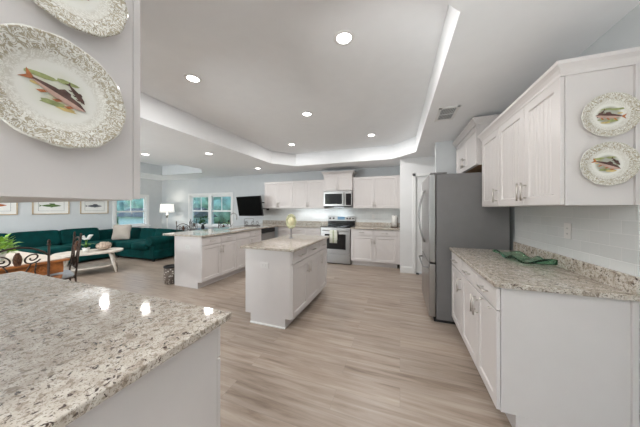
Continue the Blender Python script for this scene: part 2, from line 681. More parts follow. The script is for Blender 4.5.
wall_x('wall_back', YB, YB + 0.12, XL - 0.12, 0.0, [WB])
wall_x('wall_front', YF - 0.12, YF, XL - 0.12, XE + 0.12, [WF, WP])
m = MB()
m.box(XL - 0.12, XL, YF, WL[0], 0, 2.86)
m.box(XL - 0.12, XL, WL[1], YB, 0, 2.86)
m.box(XL - 0.12, XL, WL[0], WL[1], 0, WL[2])
m.box(XL - 0.12, XL, WL[0], WL[1], WL[3], 2.86)
struct(m.build('wall_left', WALL))
YW2 = 4.0
struct(MB().box(XR, XR + 0.12, YF, YW2, 0, 2.5).build('wall_right', WALL))
struct(MB().box(0.545, XE, YW2, YW2 + 0.12, 0, 2.5).build('wall_partition', WALL))
m = MB()
m.box(0.0, 0.31, 5.08, 5.2, 0, 2.5)
m.box(1.07, XE, 5.08, 5.2, 0, 2.5)
m.box(0.31, 1.07, 5.08, 5.2, 2.05, 2.5)
m.box(0.0, 0.12, 5.2, YB + 0.12, 0, 2.5)
struct(m.build('wall_pantry', WHITEWALL))
struct(MB().box(XE, XE + 0.12, YW2, 5.2, 0, 2.5).build('wall_side', WHITEWALL))
struct(MB().box(-2.62, -0.80, 0.0, 0.118, 0, 2.5).build('wall_stub', WALL))

# ceiling: soffit with two tray openings
tray_k = [(-2.35, 0.965), (-0.12, 0.965), (0.31, 1.40), (0.285, 4.56), (-0.15, 5.035), (-2.46, 5.035), (-2.87, 4.56), (-2.87, 1.45)]
tray_l = [(-7.2, 0.9), (-5.07, 0.9), (-5.07, 4.55), (-5.5, 5.0), (-7.2, 5.0)]


def ceiling():
    bm = bmesh.new()
    outer = [(XL - 0.1, YF - 0.1), (XE + 0.1, YF - 0.1), (XE + 0.1, YB + 0.1), (XL - 0.1, YB + 0.1)]
    es = []
    for loop in (outer, tray_k, tray_l):
        vs = [bm.verts.new((x, y, ZC)) for x, y in loop]
        for i in range(len(vs)):
            es.append(bm.edges.new((vs[i], vs[(i + 1) % len(vs)])))
    bmesh.ops.triangle_fill(bm, use_beauty=True, use_dissolve=False, edges=es)
    for f in bm.faces:
        if f.normal.z > 0:
            f.normal_flip()
    tw = MB()
    n = len(tray_l)
    for i in range(n):
        (xa, ya), (xb, yb) = tray_l[i], tray_l[(i + 1) % n]
        tw.add([(xa, ya, ZC), (xb, yb, ZC), (xb, yb, ZT), (xa, ya, ZT)], [(0, 1, 2, 3)])
    struct(tw.build('trim_4', WALL, fix=False))
    hi = [bm.verts.new((x, y, ZT)) for x, y in tray_l]
    bm.faces.new(hi[::-1])
    for loop in (tray_k,):
        n = len(loop)
        lo = [bm.verts.new((x, y, ZC)) for x, y in loop]
        hi = [bm.verts.new((x, y, ZT)) for x, y in loop]
        for i in range(n):
            j = (i + 1) % n
            bm.faces.new((lo[i], lo[j], hi[j], hi[i]))
        bm.faces.new(hi[::-1])
    # closing slab above
    me = bpy.data.meshes.new('ceiling')
    bmesh.ops.remove_doubles(bm, verts=bm.verts, dist=1e-5)
    bm.to_mesh(me)
    bm.free()
    me.materials.append(CEIL)
    o = bpy.data.objects.new('ceiling', me)
    COL.objects.link(o)
    struct(o)
    struct(MB().box(XL - 0.12, XE + 0.12, YF - 0.12, YB + 0.12, 2.86, 2.92).build('ceiling', CEIL))


ceiling()

# baseboards and pantry door
BB = [(0, 0), (0.016, 0), (0.016, 0.11), (0.008, 0.135), (0, 0.135)]
struct(MB().sweep([(0.0, YB), (0.0, 5.08), (0.25, 5.08)][1:], BB).build('baseboard_pantry', TRIM))
struct(MB().sweep([(XL, YF), (XL, YB), (-4.05, YB)], BB).build('baseboard_back', TRIM))
struct(MB().sweep([(1.18, YW2 + 0.12), (0.545, YW2 + 0.12), (0.545, YW2), (1.16, YW2)][::-1], [(-o, z) for o, z in BB]).build('baseboard_partition', TRIM))


def pantry_door():
    d = MB()
    x0, x1 = 0.315, 1.065
    d.box(x0, x1, 5.10, 5.135, 0.01, 2.045)
    for (z0, z1) in ((0.16, 0.92), (1.04, 1.90)):
        # raised panel mouldings
        d.box(x0 + 0.11, x1 - 0.11, 5.094, 5.10, z0, z0 + 0.02)
        d.box(x0 + 0.11, x1 - 0.11, 5.094, 5.10, z1 - 0.02, z1)
        d.box(x0 + 0.11, x0 + 0.13, 5.094, 5.10, z0, z1)
        d.box(x1 - 0.13, x1 - 0.11, 5.094, 5.10, z0, z1)
        d.box(x0 + 0.17, x1 - 0.17, 5.092, 5.10, z0 + 0.06, z1 - 0.06)
    o = struct(d.build('door_1', TRIM, bevel=0.002))
    h = MB().tube([(x1 - 0.06, 5.10, 0.95), (x1 - 0.06, 5.05, 0.95), (x1 - 0.16, 5.045, 0.95)], 0.009)
    h.build('door_handle', NICKEL, o)
    c = MB()
    for a, b, z0, z1 in ((0.25, 0.312, 0, 2.11), (1.068, 1.13, 0, 2.11), (0.25, 1.13, 2.048, 2.11)):
        c.box(a, b, 5.062, 5.085, z0, z1)
    struct(c.build('trim_1', TRIM, bevel=0.003))
    # dark rubber stop under the frame
    tag(MB().box(0.315, 0.37, 5.02, 5.06, 0.0, 0.025).build('door_wedge', BLACKM, bevel=0.004), 'small black rubber wedge on the floor at the foot of the pantry door', 'door stop')


pantry_door()


def window(name, axis, pos, u0, u1, z0, z1, cols, inward):
    """double hung windows side by side in one opening. axis 'x': runs along x at y=pos"""
    m = MB()
    g = MB()
    s = inward

    def bx(mb, a, b, d0, d1, c, e):
        if axis == 'x':
            mb.box(a, b, pos + s * d0, pos + s * d1, c, e)
        else:
            mb.box(pos + s * d0, pos + s * d1, a, b, c, e)
    cas = 0.07
    # casing on the room side
    bx(m, u0 - cas, u0, 0.0, 0.02, z0 - 0.02, z1 + cas)
    bx(m, u1, u1 + cas, 0.0, 0.02, z0 - 0.02, z1 + cas)
    bx(m, u0, u1, 0.0, 0.02, z1, z1 + cas)
    # jamb
    bx(m, u0, u0 + 0.03, -0.11, 0.0, z0, z1)
    bx(m, u1 - 0.03, u1, -0.11, 0.0, z0, z1)
    bx(m, u0, u1, -0.11, 0.0, z1 - 0.03, z1)
    bx(m, u0, u1, -0.11, 0.0, z0, z0 + 0.03)
    w = (u1 - u0) / cols
    for i in range(cols):
        a, b = u0 + i * w, u0 + (i + 1) * w
        if i:
            bx(m, a - 0.07, a + 0.07, -0.10, 0.012, z0, z1)
        ia, ib = a + 0.05, b - 0.05
        zm = (z0 + z1) / 2 - 0.02
        bx(m, ia, ib, -0.08, -0.03, zm - 0.025, zm + 0.025)
        for zz in (z0 + 0.03, z1 - 0.065):
            bx(m, ia, ib, -0.08, -0.04, zz, zz + 0.035)
        bx(m, ia - 0.02, ia + 0.02, -0.08, -0.04, z0, z1)
        bx(m, ib - 0.02, ib + 0.02, -0.08, -0.04, z0, z1)
        c = (ia + ib) / 2
        bx(m, c - 0.01, c + 0.01, -0.07, -0.05, zm, z1 - 0.03)
        bx(g, ia, ib, -0.062, -0.058, z0 + 0.03, z1 - 0.03)
    o = struct(m.build(name, TRIM, bevel=0.002))
    g.build('pane', PANE, o)
    sl = MB()
    bx(sl, u0 - 0.1, u1 + 0.1, -0.05, 0.06, z0 - 0.035, z0)
    bx(sl, u0 - cas, u1 + cas, 0.0, 0.018, z0 - 0.11, z0 - 0.035)
    sl.build('window_sill', TRIM, o, bevel=0.003)
    return o


window('window_1', 'x', YB, WB[0], WB[1], WB[2], WB[3], 2, -1)
window('added_window_3', 'x', YF, WF[0], WF[1], WF[2], WF[3], 2, 1)
window('added_window_4', 'x', YF, WP[0], WP[1], WP[2], WP[3], 2, 1)
window('window_2', 'y', XL, WL[0], WL[1], WL[2], WL[3], 1, 1)

# backsplash tile (fixed to the walls)
struct(MB().box(1.172, 1.18, 1.655, 2.97, 1.0, 1.40).build('trim_2', TILE_Y))
struct(MB().box(-4.05, -0.002, 5.942, 5.95, 1.0, 1.40).build('trim_3', TILE_X))

# ------------------------------------------------------------------ cabinet parts


def bar_handle(parent, x, z, length, vert, y=0.0):
    m = MB()
    st = y - 0.032
    h = length / 2
    if vert:
        m.tube([(x, st, z - h), (x, st, z + h)], 0.006, 10)
        for q in (-h * 0.7, h * 0.7):
            m.tube([(x, st, z + q), (x, y + 0.001, z + q)], 0.0045, 8)
    else:
        m.tube([(x - h, st, z), (x + h, st, z)], 0.006, 10)
        for q in (-h * 0.7, h * 0.7):
            m.tube([(x + q, st, z), (x + q, y + 0.001, z)], 0.0045, 8)
    return m.build('handle', NICKEL, parent)


def shaker(parent, name, x0, x1, z0, z1, rail=0.058, bead=False, t=0.02):
    m = MB()
    r = rail
    d = 0.009
    xi0, xi1, zi0, zi1 = x0 + r, x1 - r, z0 + r, z1 - r
    b = 0.006
    O = [(x0, z0), (x1, z0), (x1, z1), (x0, z1)]
    I = [(xi0, zi0), (xi1, zi0), (xi1, zi1), (xi0, zi1)]
    J = [(xi0 + b, zi0 + b), (xi1 - b, zi0 + b), (xi1 - b, zi1 - b), (xi0 + b, zi1 - b)]
    vs = [(x, 0, z) for x, z in O] + [(x, 0, z) for x, z in I] + [(x, d, z) for x, z in J] + [(x, t, z) for x, z in O]
    fs = []
    for i in range(4):
        j = (i + 1) % 4
        fs.append((i, j, 4 + j, 4 + i))
        fs.append((4 + i, 4 + j, 8 + j, 8 + i))
        fs.append((i, 12 + i, 12 + j, j))
    fs.append((12, 15, 14, 13))
    if not bead:
        fs.append((8, 9, 10, 11))
        m.add(vs, fs)
    else:
        m.add(vs, fs)
        n = max(3, round((xi1 - xi0 - 2 * b) / 0.038))
        w = (xi1 - xi0 - 2 * b) / n
        xs = []
        for i in range(n):
            a = xi0 + b + i * w
            if i:
                xs += [(a - 0.003, d), (a, d + 0.005), (a + 0.003, d)]
            else:
                xs.append((a, d))
        xs.append((xi1 - b, d))
        pv = [(x, y, zi0 + b) for x, y in xs] + [(x, y, zi1 - b) for x, y in xs]
        k = len(xs)
        m.add(pv, [(i, i + 1, k + i + 1, k + i) for i in range(k - 1)])
    return m.build(name, CAB, parent, bevel=0.0015, seg=1, fix=False)


def slab_front(parent, x0, x1, z0, z1):
    m = MB().box(x0, x1, 0, 0.02, z0, z1)
    return m.build('drawer', CAB, parent, bevel=0.003)


def base_cabinet(label, loc, rot, cols, depth=0.63, name='base_cabinet', ends=(False, False), handles=True, group=None, toe_back=False):
    """cols: [(x0, x1, top, side)], top 'drawer' | 'false', side 'L' | 'R' where the door handle sits"""
    t = thing(name, label, 'cabinet', loc, rot, group)
    w0, w1 = cols[0][0], cols[-1][1]
    b = MB()
    b.box(w0, w1, 0.022, depth, 0.11, 0.885)
    b.build('cabinet_body', CAB, t, bevel=0.001, seg=1)
    k = MB().box(w0 + (0.001 if not ends[0] else 0.0), w1, 0.095, depth - (0.075 if toe_back else 0), 0.0, 0.11)
    k.build('toe_kick', CAB, t)
    for (x0, x1, top, side) in cols:
        g = 0.003
        dr = slab_front(t, x0 + g, x1 - g, 0.735, 0.872)
        if top == 'drawer' and handles:
            bar_handle(dr, (x0 + x1) / 2, 0.803, min(0.13, (x1 - x0) * 0.4), False)
        do = shaker(t, 'door', x0 + g, x1 - g, 0.118, 0.727)
        hx = x0 + 0.032 if side == 'L' else x1 - 0.032
        if handles:
            bar_handle(do, hx, 0.615, 0.14, True)
    return t


def wall_cabinet(label, loc, rot, cols, z0, z1, depth=0.33, bead=True, hz=None, inner=None, group=None):
    t = thing('wall_cabinet', label, 'cabinet', (loc[0], loc[1], z0), rot, group)
    H = z1 - z0
    b = MB().box(cols[0][0], cols[-1][1], 0.022, depth, 0.0, H)
    b.build('cabinet_body', CAB, t, bevel=0.001, seg=1)
    if inner:
        MB().box(cols[0][0] + 0.015, cols[-1][1] - 0.015, 0.035, depth - 0.005, -0.002, 0.002).build('bottom_panel', inner, t)['label'] = 'bare brown plywood underside'
    for (x0, x1, side) in cols:
        g = 0.002
        do = shaker(t, 'door', x0 + g, x1 - g, 0.004, H - 0.012, bead=bead)
        hx = x0 + 0.03 if side == 'L' else x1 - 0.03
        bar_handle(do, hx, hz if hz else 0.105, 0.13, True)
    return t


def slab(name, label, poly, z0=0.885, z1=0.915, cat='countertop'):
    o = MB().prism(poly, z0, z1).build(name, GRANITE, bevel=0.004)
    return tag(o, label, cat)


def granite_splash(label, x0, x1, y0, y1):
    return tag(MB().box(x0, x1, y0, y1, 0.915, 1.01).build('granite_backsplash', GRANITE, bevel=0.003), label, 'backsplash')


CROWN = [(0.0, 0.0), (0.012, 0.0), (0.016, 0.018), (0.028, 0.040), (0.048, 0.062), (0.050, 0.085), (0.0, 0.085)]


def crown(label, path, z, sc=1.0):
    return tag(MB().sweep(path, [(o * sc, z + q * sc) for o, q in CROWN]).build('crown_molding', CAB), label, 'molding')


# ------------------------------------------------------------------ right hand run
XF = 0.565
bc = base_cabinet('long low white base cabinet with two doors under the right granite counter, nearest the camera', (XF, 2.50, 0), R(-90),
             [(0.0, 0.45, 'drawer', 'R'), (0.45, 0.83, 'drawer', 'L')], depth=1.178 - XF)
MB().box(0.8305, 0.842, 0.588, 0.612, 0.0, 0.884).build('scribe_molding', CAB, bc)
base_cabinet('narrow white base cabinet with one door, right beside the fridge under the right counter', (XF, 2.955, 0), R(-90),
             [(0.0, 0.452, 'drawer', 'R')], depth=1.178 - XF)
for i, (yy) in enumerate((1.745, 1.905)):
    k = MB().tube([(XF + 0.001, yy, 0.716), (XF - 0.012, yy, 0.716)], 0.004, 8)
    k.blob((XF - 0.018, yy, 0.716), 0.009)
    tag(k.build('safety_latch_knob', NICKEL), 'tiny round latch knob on the nearest right base door, ' + ('close to the cabinet corner' if i == 0 else 'close to the bar handle'), 'knob')
slab('countertop', 'speckled granite countertop on the right beside the fridge, with a green glass dish on it', [(0.543, 1.635), (1.178, 1.635), (1.178, 2.965), (0.543, 2.965)])
granite_splash('granite backsplash strip on the right wall behind the green glass dish', 1.150, 1.171, 1.637, 2.965)

uc = wall_cabinet('white right wall upper cabinet with two beaded doors and fish plates on its end', (0.860, 2.50), R(-90),
             [(0.0, 0.45, 'R'), (0.45, 0.845, 'L')], 1.385, 2.13, depth=0.318)
MB().box(0.8455, 0.857, 0.293, 0.316, 0.0, 0.735).build('scribe_molding', CAB, uc)
wall_cabinet('narrow white upper cabinet with one door on the right wall, between plated cabinet and fridge', (0.860, 2.945), R(-90),
             [(0.0, 0.443, 'R')], 1.385, 2.13, depth=0.318)
crown('white crown molding along the top of the lower run of right wall cabinets', [(1.178, 1.655), (0.868, 1.655), (0.868, 2.965)][::-1], 2.118, 0.85)
wall_cabinet('small white two door cabinet hung high over the fridge', (0.82, 3.96), R(-90),
             [(0.0, 0.47, 'R'), (0.47, 0.96, 'L')], 1.87, 2.335, depth=0.355, bead=False, inner=BROWNWOOD, hz=0.11)
crown('white crown molding at the ceiling on the cabinet above the fridge', [(1.178, 3.0), (0.822, 3.0), (0.822, 4.0)][::-1], 2.325, 0.9)


def outlet(label, loc, rot, horizontal=False):
    t = thing('outlet_plate', label, 'outlet', loc, rot)
    w, h = (0.115, 0.072) if horizontal else (0.072, 0.115)
    MB().box(-w / 2, w / 2, -0.006, 0, -h / 2, h / 2).build('cover', OUTLET, t, bevel=0.002)
    for q in (-0.02, 0.02):
        s = MB()
        s.box(*((q - 0.013, q + 0.013, -0.0068, -0.005, -0.012, 0.012) if horizontal else (-0.012, 0.012, -0.0068, -0.005, q - 0.013, q + 0.013)), 1)
        cx, cz = (q * 1.0, 0) if horizontal else (0, q)
        for e in (-0.006, 0.006):
            if horizontal:
                s.box(cx - 0.005, cx + 0.005, -0.0075, -0.005, e - 0.001, e + 0.001)
            else:
                s.box(e - 0.001, e + 0.001, -0.0075, -0.005, cz - 0.005, cz + 0.005)
        s.build('socket', [SLOT, OUTLET], t)
    return t


outlet('white double outlet plate on the tiled right wall above the green glass dish', (1.172, 2.17, 1.20), R(-90))
outlet('white sideways outlet plate on the end panel of the kitchen island', (-1.50, 2.239, 0.70), 0, True)
outlet('white sideways outlet plate on the end of the sink peninsula', (-3.47, 2.849, 0.70), 0, True)
outlet('white outlet plate on the back tile right of the range', (-0.66, 5.942, 1.16), 0)

# refrigerator -------------------------------------------------------
def filler(x, w, y, z0, z1, label):
    tag(MB().box(x, x + w, y, y + 0.02, z0, z1).build('filler_strip', CAB), label, 'filler')


def fridge():
    t = thing('refrigerator', 'tall stainless french door refrigerator with dark grey sides beside the right counter', 'refrigerator', (0.33, 2.985, 0))
    MB().box(0.082, 0.80, 0.0, 0.91, 0.035, 1.78).build('cabinet_body', FRSIDE, t, bevel=0.006)
    MB().box(0.06, 0.78, 0.02, 0.89, 0.0, 0.035).build('base_grille', BLACKM, t)
    for k, (y0, y1) in enumerate(((0.0, 0.452), (0.458, 0.91))):
        d = MB().box(0.0, 0.076, y0, y1, 0.715, 1.785)
        d = d.build('door', STEEL, t, bevel=0.012, seg=3)
        yc = 0.43 if k == 0 else 0.48
        pts = []
        for i in range(13):
            q = i / 12
            pts.append((-0.012 - 0.065 * math.sin(PI * q), yc + (-1 if k == 0 else 1) * 0.0, 0.90 + 0.72 * q))
        h = MB().tube(pts, 0.011, 10)
        h.tube([(-0.012, yc, 0.91), (0.004, yc, 0.91)], 0.012, 8)
        h.tube([(-0.012, yc, 1.61), (0.004, yc, 1.61)], 0.012, 8)
        h.build('handle', STEEL, d)
    fz = MB().box(0.0, 0.076, 0.0, 0.91, 0.06, 0.700).build('freezer_drawer', STEEL, t, bevel=0.012, seg=3)
    h = MB().tube([(0.0, 0.09, 0.63), (-0.05, 0.12, 0.63), (-0.055, 0.45, 0.63), (-0.05, 0.79, 0.63), (0.0, 0.82, 0.63)], 0.011, 10)
    h.build('handle', STEEL, fz)
    for y in (0.03, 0.80):
        MB().box(0.02, 0.20, y, y + 0.08, 1.786, 1.806).build('hinge_cover', FRSIDE, t, bevel=0.004)
    return t


fridge()


# green glass dish ----------------------------------------------------
def glass_dish():
    t = thing('glass_dish', 'wavy leaf shaped green glass dish lying on the right granite counter', 'dish', (0.985, 2.40, 0.917), R(118))
    m = MB()
    n, k = 28, 7
    top, bot = [], []
    for i in range(n + 1):
        u = i / n
        L = (u - 0.5) * 0.52
        w = 0.105 * (math.sin(PI * min(1, max(0, u))) ** 0.6) + 0.004
        side = 0.035 * math.sin(u * 2 * PI * 1.0)
        for j in range(k + 1):
            v = j / k * 2 - 1
            z = 0.004 + 0.032 * abs(v) ** 2.2 * (0.7 + 0.6 * math.sin(u * 2 * PI * 2.5 + (0.8 if v > 0 else 2.6))) + 0.02 * (abs(u - 0.5) * 2) ** 3
            x, y = L, w * v + side
            top.append((x, y, z + 0.006))
            bot.append((x, y, z))
    nv = (n + 1) * (k + 1)
    fs = []
    for i in range(n):
        for j in range(k):
            a = i * (k + 1) + j
            b = a + k + 1
            fs.append((a, b, b + 1, a + 1))
            fs.append((nv + a, nv + a + 1, nv + b + 1, nv + b))
    rim = [j for j in range(k + 1)] + [i * (k + 1) + k for i in range(1, n + 1)] + [n * (k + 1) + j for j in range(k - 1, -1, -1)] + [i * (k + 1) for i in range(n - 1, 0, -1)]
    for a, b in zip(rim, rim[1:] + rim[:1]):
        fs.append((a, b, nv + b, nv + a))
    m.add(top + bot, fs, 0, True)
    m.build('bowl', GREENGLASS, t)
    r = MB().tube([(top[q][0], top[q][1], top[q][2] - 0.002) for q in rim], 0.0045, 8, closed=True)
    r.build('rim', GREENGLASS, t)['label'] = 'thicker dark green wavy edge'


glass_dish()


# fish plates ----------------------------------------------------------
def fish_plate(label, loc, rot, r=0.123, flip=1, style=0, group=None, fs_=1.0):
    t = thing('fish_plate', label, 'plate', loc, rot, group)
    q = r / 0.123
    prof = [(0.0005, 0.0), (0.055 * q, 0.0), (0.062 * q, 0.002), (0.118 * q, 0.013), (0.123 * q, 0.016), (0.1225 * q, 0.0185), (0.117 * q, 0.0175), (0.088 * q, 0.0115), (0.078 * q, 0.0075), (0.066 * q, 0.0045), (0.0005, 0.0040)]
    m = MB()
    seg = 64
    vs, fs = [], []
    for (rr, z) in prof:
        for k in range(seg):
            a = 2 * PI * k / seg
            w = 1 + (0.012 * math.cos(12 * a) if rr > 0.11 * q else 0)
            vs.append((rr * w * math.cos(a), rr * w * math.sin(a), z))
    for i in range(len(prof) - 1):
        for k in range(seg):
            l = (k + 1) % seg
            fs.append((i * seg + k, i * seg + l, (i + 1) * seg + l, (i + 1) * seg + k))
    m.add(vs, fs, 0, True)
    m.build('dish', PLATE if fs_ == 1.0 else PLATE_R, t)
    # the painted fish: thin glaze shapes lying in the well
    f = MB()

    def shape(pts, mi, z):
        n = len(pts)
        pts = [(x * flip * q * fs_, y * q * fs_) for x, y in pts]
        f.prism(pts, z, z + 0.0004, mi)

    def fish(cx, cy, L, ang, z, mb=(0, 1, 2)):
        ca, sa = math.cos(ang), math.sin(ang)

        def T(p):
            x, y = p[0] * L, p[1] * L
            return (cx + x * ca - y * sa, cy + x * sa + y * ca)
        up = [(-0.42, 0.03), (-0.3, 0.06), (-0.1, 0.105), (0.15, 0.12), (0.35, 0.09), (0.5, 0.0)]
        mid = [(0.5, 0.0), (0.3, 0.015), (0.0, 0.01), (-0.42, -0.005)]
        lo = [(0.5, -0.002), (0.38, -0.07), (0.15, -0.105), (-0.1, -0.09), (-0.3, -0.045), (-0.42, -0.015)]
        shape([T(p) for p in up + mid[1:]], mb[0], z)
        shape([T(p) for p in lo + [(-0.42, -0.005), (0.0, 0.01), (0.3, 0.015)]], mb[1], z)
        shape([T(p) for p in [(-0.40, 0.03), (-0.56, 0.13), (-0.50, 0.0), (-0.57, -0.12), (-0.40, -0.02)]], mb[2], z)
        shape([T(p) for p in [(-0.05, 0.105), (0.02, 0.19), (0.14, 0.17), (0.16, 0.115)]], mb[0], z)
        for px in (-0.2, 0.05, 0.25):
            shape([T(p) for p in [(px, -0.08), (px - 0.09, -0.17), (px - 0.01, -0.17), (px + 0.06, -0.09)]], mb[2], z)
    rnd = random.Random(style)
    for (sx, sy, sl, mi) in ((-0.030, 0.026, 0.050, 3), (0.012, 0.030, 0.040, 3), (-0.035, 0.006, 0.024, 4), (-0.012, -0.026, 0.045, 3), (0.012, -0.033, 0.036, 4), (0.030, -0.018, 0.022, 3)):
        pts = []
        for i in range(10):
            a = 2 * PI * i / 10
            k = rnd.uniform(0.65, 1.15)
            pts.append((sx + sl / 2 * k * math.cos(a), sy + sl * 0.13 * k * math.sin(a)))
        shape(pts, mi, 0.0046)
    fish(0.028, 0.010, 0.046, -0.9, 0.0052, (0, 0, 0))
    fish(-0.002, -0.004, 0.102, -0.42 if style < 2 else 0.15, 0.0058)
    f.build('fish_painting', [P_DARK, P_PINK, P_ORANGE, P_GREEN, P_YEL], t)['label'] = 'painted brown and orange trout over green weeds'
    # wire hanger behind
    h = MB().tube([(0, 0.05 * q, -0.002), (0, 0.12 * q, -0.004)], 0.0015, 6)
    h.tube([(-0.05 * q, 0, -0.004), (0.05 * q, 0, -0.004)], 0.004, 6)
    h.build('hanger', NICKEL, t)
    return t


PX = (R(90), 0, R(90))
PY = (R(90), 0, 0)
fish_plate('ornate gold rimmed fish plate hung lower on the near left cabinet side', (-0.732, 0.274, 1.627), PX, 0.123, 1, 0)
fish_plate('ornate fish plate cut by the top of the photo on the near left cabinet side', (-0.732, 0.281, 1.905), PX, 0.120, 1, 1)
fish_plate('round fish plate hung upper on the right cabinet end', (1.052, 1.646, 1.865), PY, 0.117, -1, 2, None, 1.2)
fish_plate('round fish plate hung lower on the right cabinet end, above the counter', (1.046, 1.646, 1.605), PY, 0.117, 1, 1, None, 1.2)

# ------------------------------------------------------------------ left (foreground) run, facing +Y
base_cabinet('white base cabinet at the open end of the foreground left granite counter', (-0.722, 0.752, 0), R(180),
             [(0.0, 0.45, 'drawer', 'R'), (0.45, 0.90, 'drawer', 'L')], depth=0.63)
base_cabinet('white base cabinet under the far left part of the foreground granite counter', (-1.624, 0.752, 0), R(180),
             [(0.0, 0.465, 'drawer', 'R'), (0.465, 0.93, 'drawer', 'L')], depth=0.63)
slab('countertop', 'large speckled granite countertop filling the lower left foreground', [(-0.692, 0.782), (-0.692, 0.12), (-2.585, 0.12), (-2.585, 0.782)])
wall_cabinet('white wall cabinet at upper left foreground with two fish plates hung on its side', (-0.74, 0.450), R(180),
             [(0.0, 0.46, 'R'), (0.46, 0.92, 'L')], 1.39, 2.13, depth=0.33)
wall_cabinet('second white wall cabinet farther left behind the plated foreground cabinet', (-1.662, 0.450), R(180),
             [(0.0, 0.46, 'R'), (0.46, 0.92, 'L')], 1.39, 2.13, depth=0.33)
crown('white crown molding on top of the foreground left wall cabinets', [(-2.58, 0.448), (-0.742, 0.448), (-0.742, 0.12)], 2.115)

# ------------------------------------------------------------------ island
base_t = base_cabinet('white kitchen island cabinet with three doors facing the fridge side, standing mid floor', (-1.134, 2.24, 0), R(90),
                      [(0.0, 0.44, 'drawer', 'R'), (0.44, 0.88, 'drawer', 'L'), (0.88, 1.24, 'drawer', 'L')], depth=0.64, toe_back=True, name='kitchen_island')
sh = MB()
sh.sweep([(0.0, 0.095), (0.0, 0.565)], [(0, 0), (-0.012, 0), (-0.012, 0.012), (0, 0.016)])
sh.build('shoe_molding', TRIM, base_t)
slab('countertop', 'speckled granite top of the kitchen island with a lime plate on a stand', [(-1.10, 2.205), (-1.83, 2.205), (-1.83, 3.53), (-1.10, 3.53)])


def stand_plate():
    t = thing('decorative_plate', 'lime and cream oval medallion on a slim dark stem, standing on the island top', 'ornament', (-1.57, 3.05, 0.917))
    MB().lathe([(0.0005, 0), (0.035, 0), (0.035, 0.004), (0.008, 0.012), (0.0005, 0.012)], 20).build('base', PEWTER, t)
    MB().tube([(0, 0, 0.008), (0, 0, 0.09), (0, 0, 0.16)], [0.006, 0.010, 0.014], 10).build('stem', PEWTER, t)
    pm = MB().lathe([(0.0005, 0), (0.065, 0.0), (0.085, 0.012), (0.082, 0.016), (0.06, 0.006), (0.0005, 0.006)], 36, wave=0.02, waven=9)
    pm.xform(Matrix.Translation((0, 0.004, 0.255)) @ Matrix.Rotation(R(22), 4, 'Z') @ Matrix.Rotation(R(90), 4, 'X') @ Matrix.Diagonal((0.95, 1.35, 1, 1)))
    pm.build('plate_rim', GREENPLATE, t)
    cm = MB().lathe([(0.0005, 0.0065), (0.055, 0.0065), (0.05, 0.014), (0.0005, 0.018)], 30)
    cm.xform(Matrix.Translation((0, 0.004, 0.255)) @ Matrix.Rotation(R(22), 4, 'Z') @ Matrix.Rotation(R(90), 4, 'X') @ Matrix.Diagonal((0.95, 1.2, 1, 1)))
    cm.build('plate_center', CREAMPLATE, t)


stand_plate()

# ------------------------------------------------------------------ peninsula (sink) facing +X
PXF = -3.15
base_cabinet('white double base cabinet at the open end of the sink peninsula', (PXF, 2.85, 0), R(90),
             [(0.0, 0.43, 'drawer', 'R'), (0.43, 0.85, 'drawer', 'L')], depth=0.64)
base_cabinet('white sink base cabinet in the peninsula, between its end cabinet and the dishwasher', (PXF, 3.70, 0), R(90),
             [(0.0, 0.44, 'false', 'R'), (0.44, 0.87, 'drawer', 'L')], depth=0.64)


def dishwasher():
    t = thing('dishwasher', 'stainless dishwasher with black control strip at the far end of the peninsula', 'dishwasher', (PXF, 4.575, 0), R(90))
    MB().box(0.0, 0.60, 0.03, 0.60, 0.11, 0.875).build('tub', BLACKM, t)
    MB().box(0.0, 0.60, 0.10, 0.55, 0.0, 0.11).build('kick_plate', BLACKM, t)
    d = MB().box(0.004, 0.596, -0.005, 0.03, 0.12, 0.765).build('door', STEEL, t, bevel=0.004)
    MB().box(0.004, 0.596, -0.008, 0.03, 0.768, 0.872).build('control_panel', BLACKM, t, bevel=0.004)
    MB().tube([(0.05, 0.0, 0.745), (0.05, -0.03, 0.745), (0.55, -0.03, 0.745), (0.55, 0.0, 0.745)], 0.007).build('handle', STEEL, d)


dishwasher()
base_cabinet('white corner base cabinet on the back wall left of the range', (-3.15 + 0.02, 5.30, 0), 0,
             [(0.0, 0.41, 'drawer', 'R')], depth=0.648)
base_cabinet('white two door base cabinet on the back wall against the left side of the range', (-2.715, 5.30, 0), 0,
             [(0.0, 0.415, 'drawer', 'R'), (0.415, 0.82, 'drawer', 'L')], depth=0.648)
base_cabinet('white two door base cabinet on the back wall right of the range', (-1.12, 5.30, 0), 0,
             [(0.0, 0.53, 'drawer', 'R'), (0.53, 1.06, 'drawer', 'L')], depth=0.648)
filler(-0.06, 0.058, 5.302, 0.11, 0.885, 'narrow white filler strip between the right back base cabinet and pantry wall')
filler(-0.06, 0.058, 5.622, 1.375, 2.17, 'narrow white filler strip between the right back upper cabinet and pantry wall')
# sink cut-out counter: built as a ring of prisms around the bowl
SX0, SX1, SY0, SY1 = -3.62, -3.22, 3.80, 4.48
ct = MB()


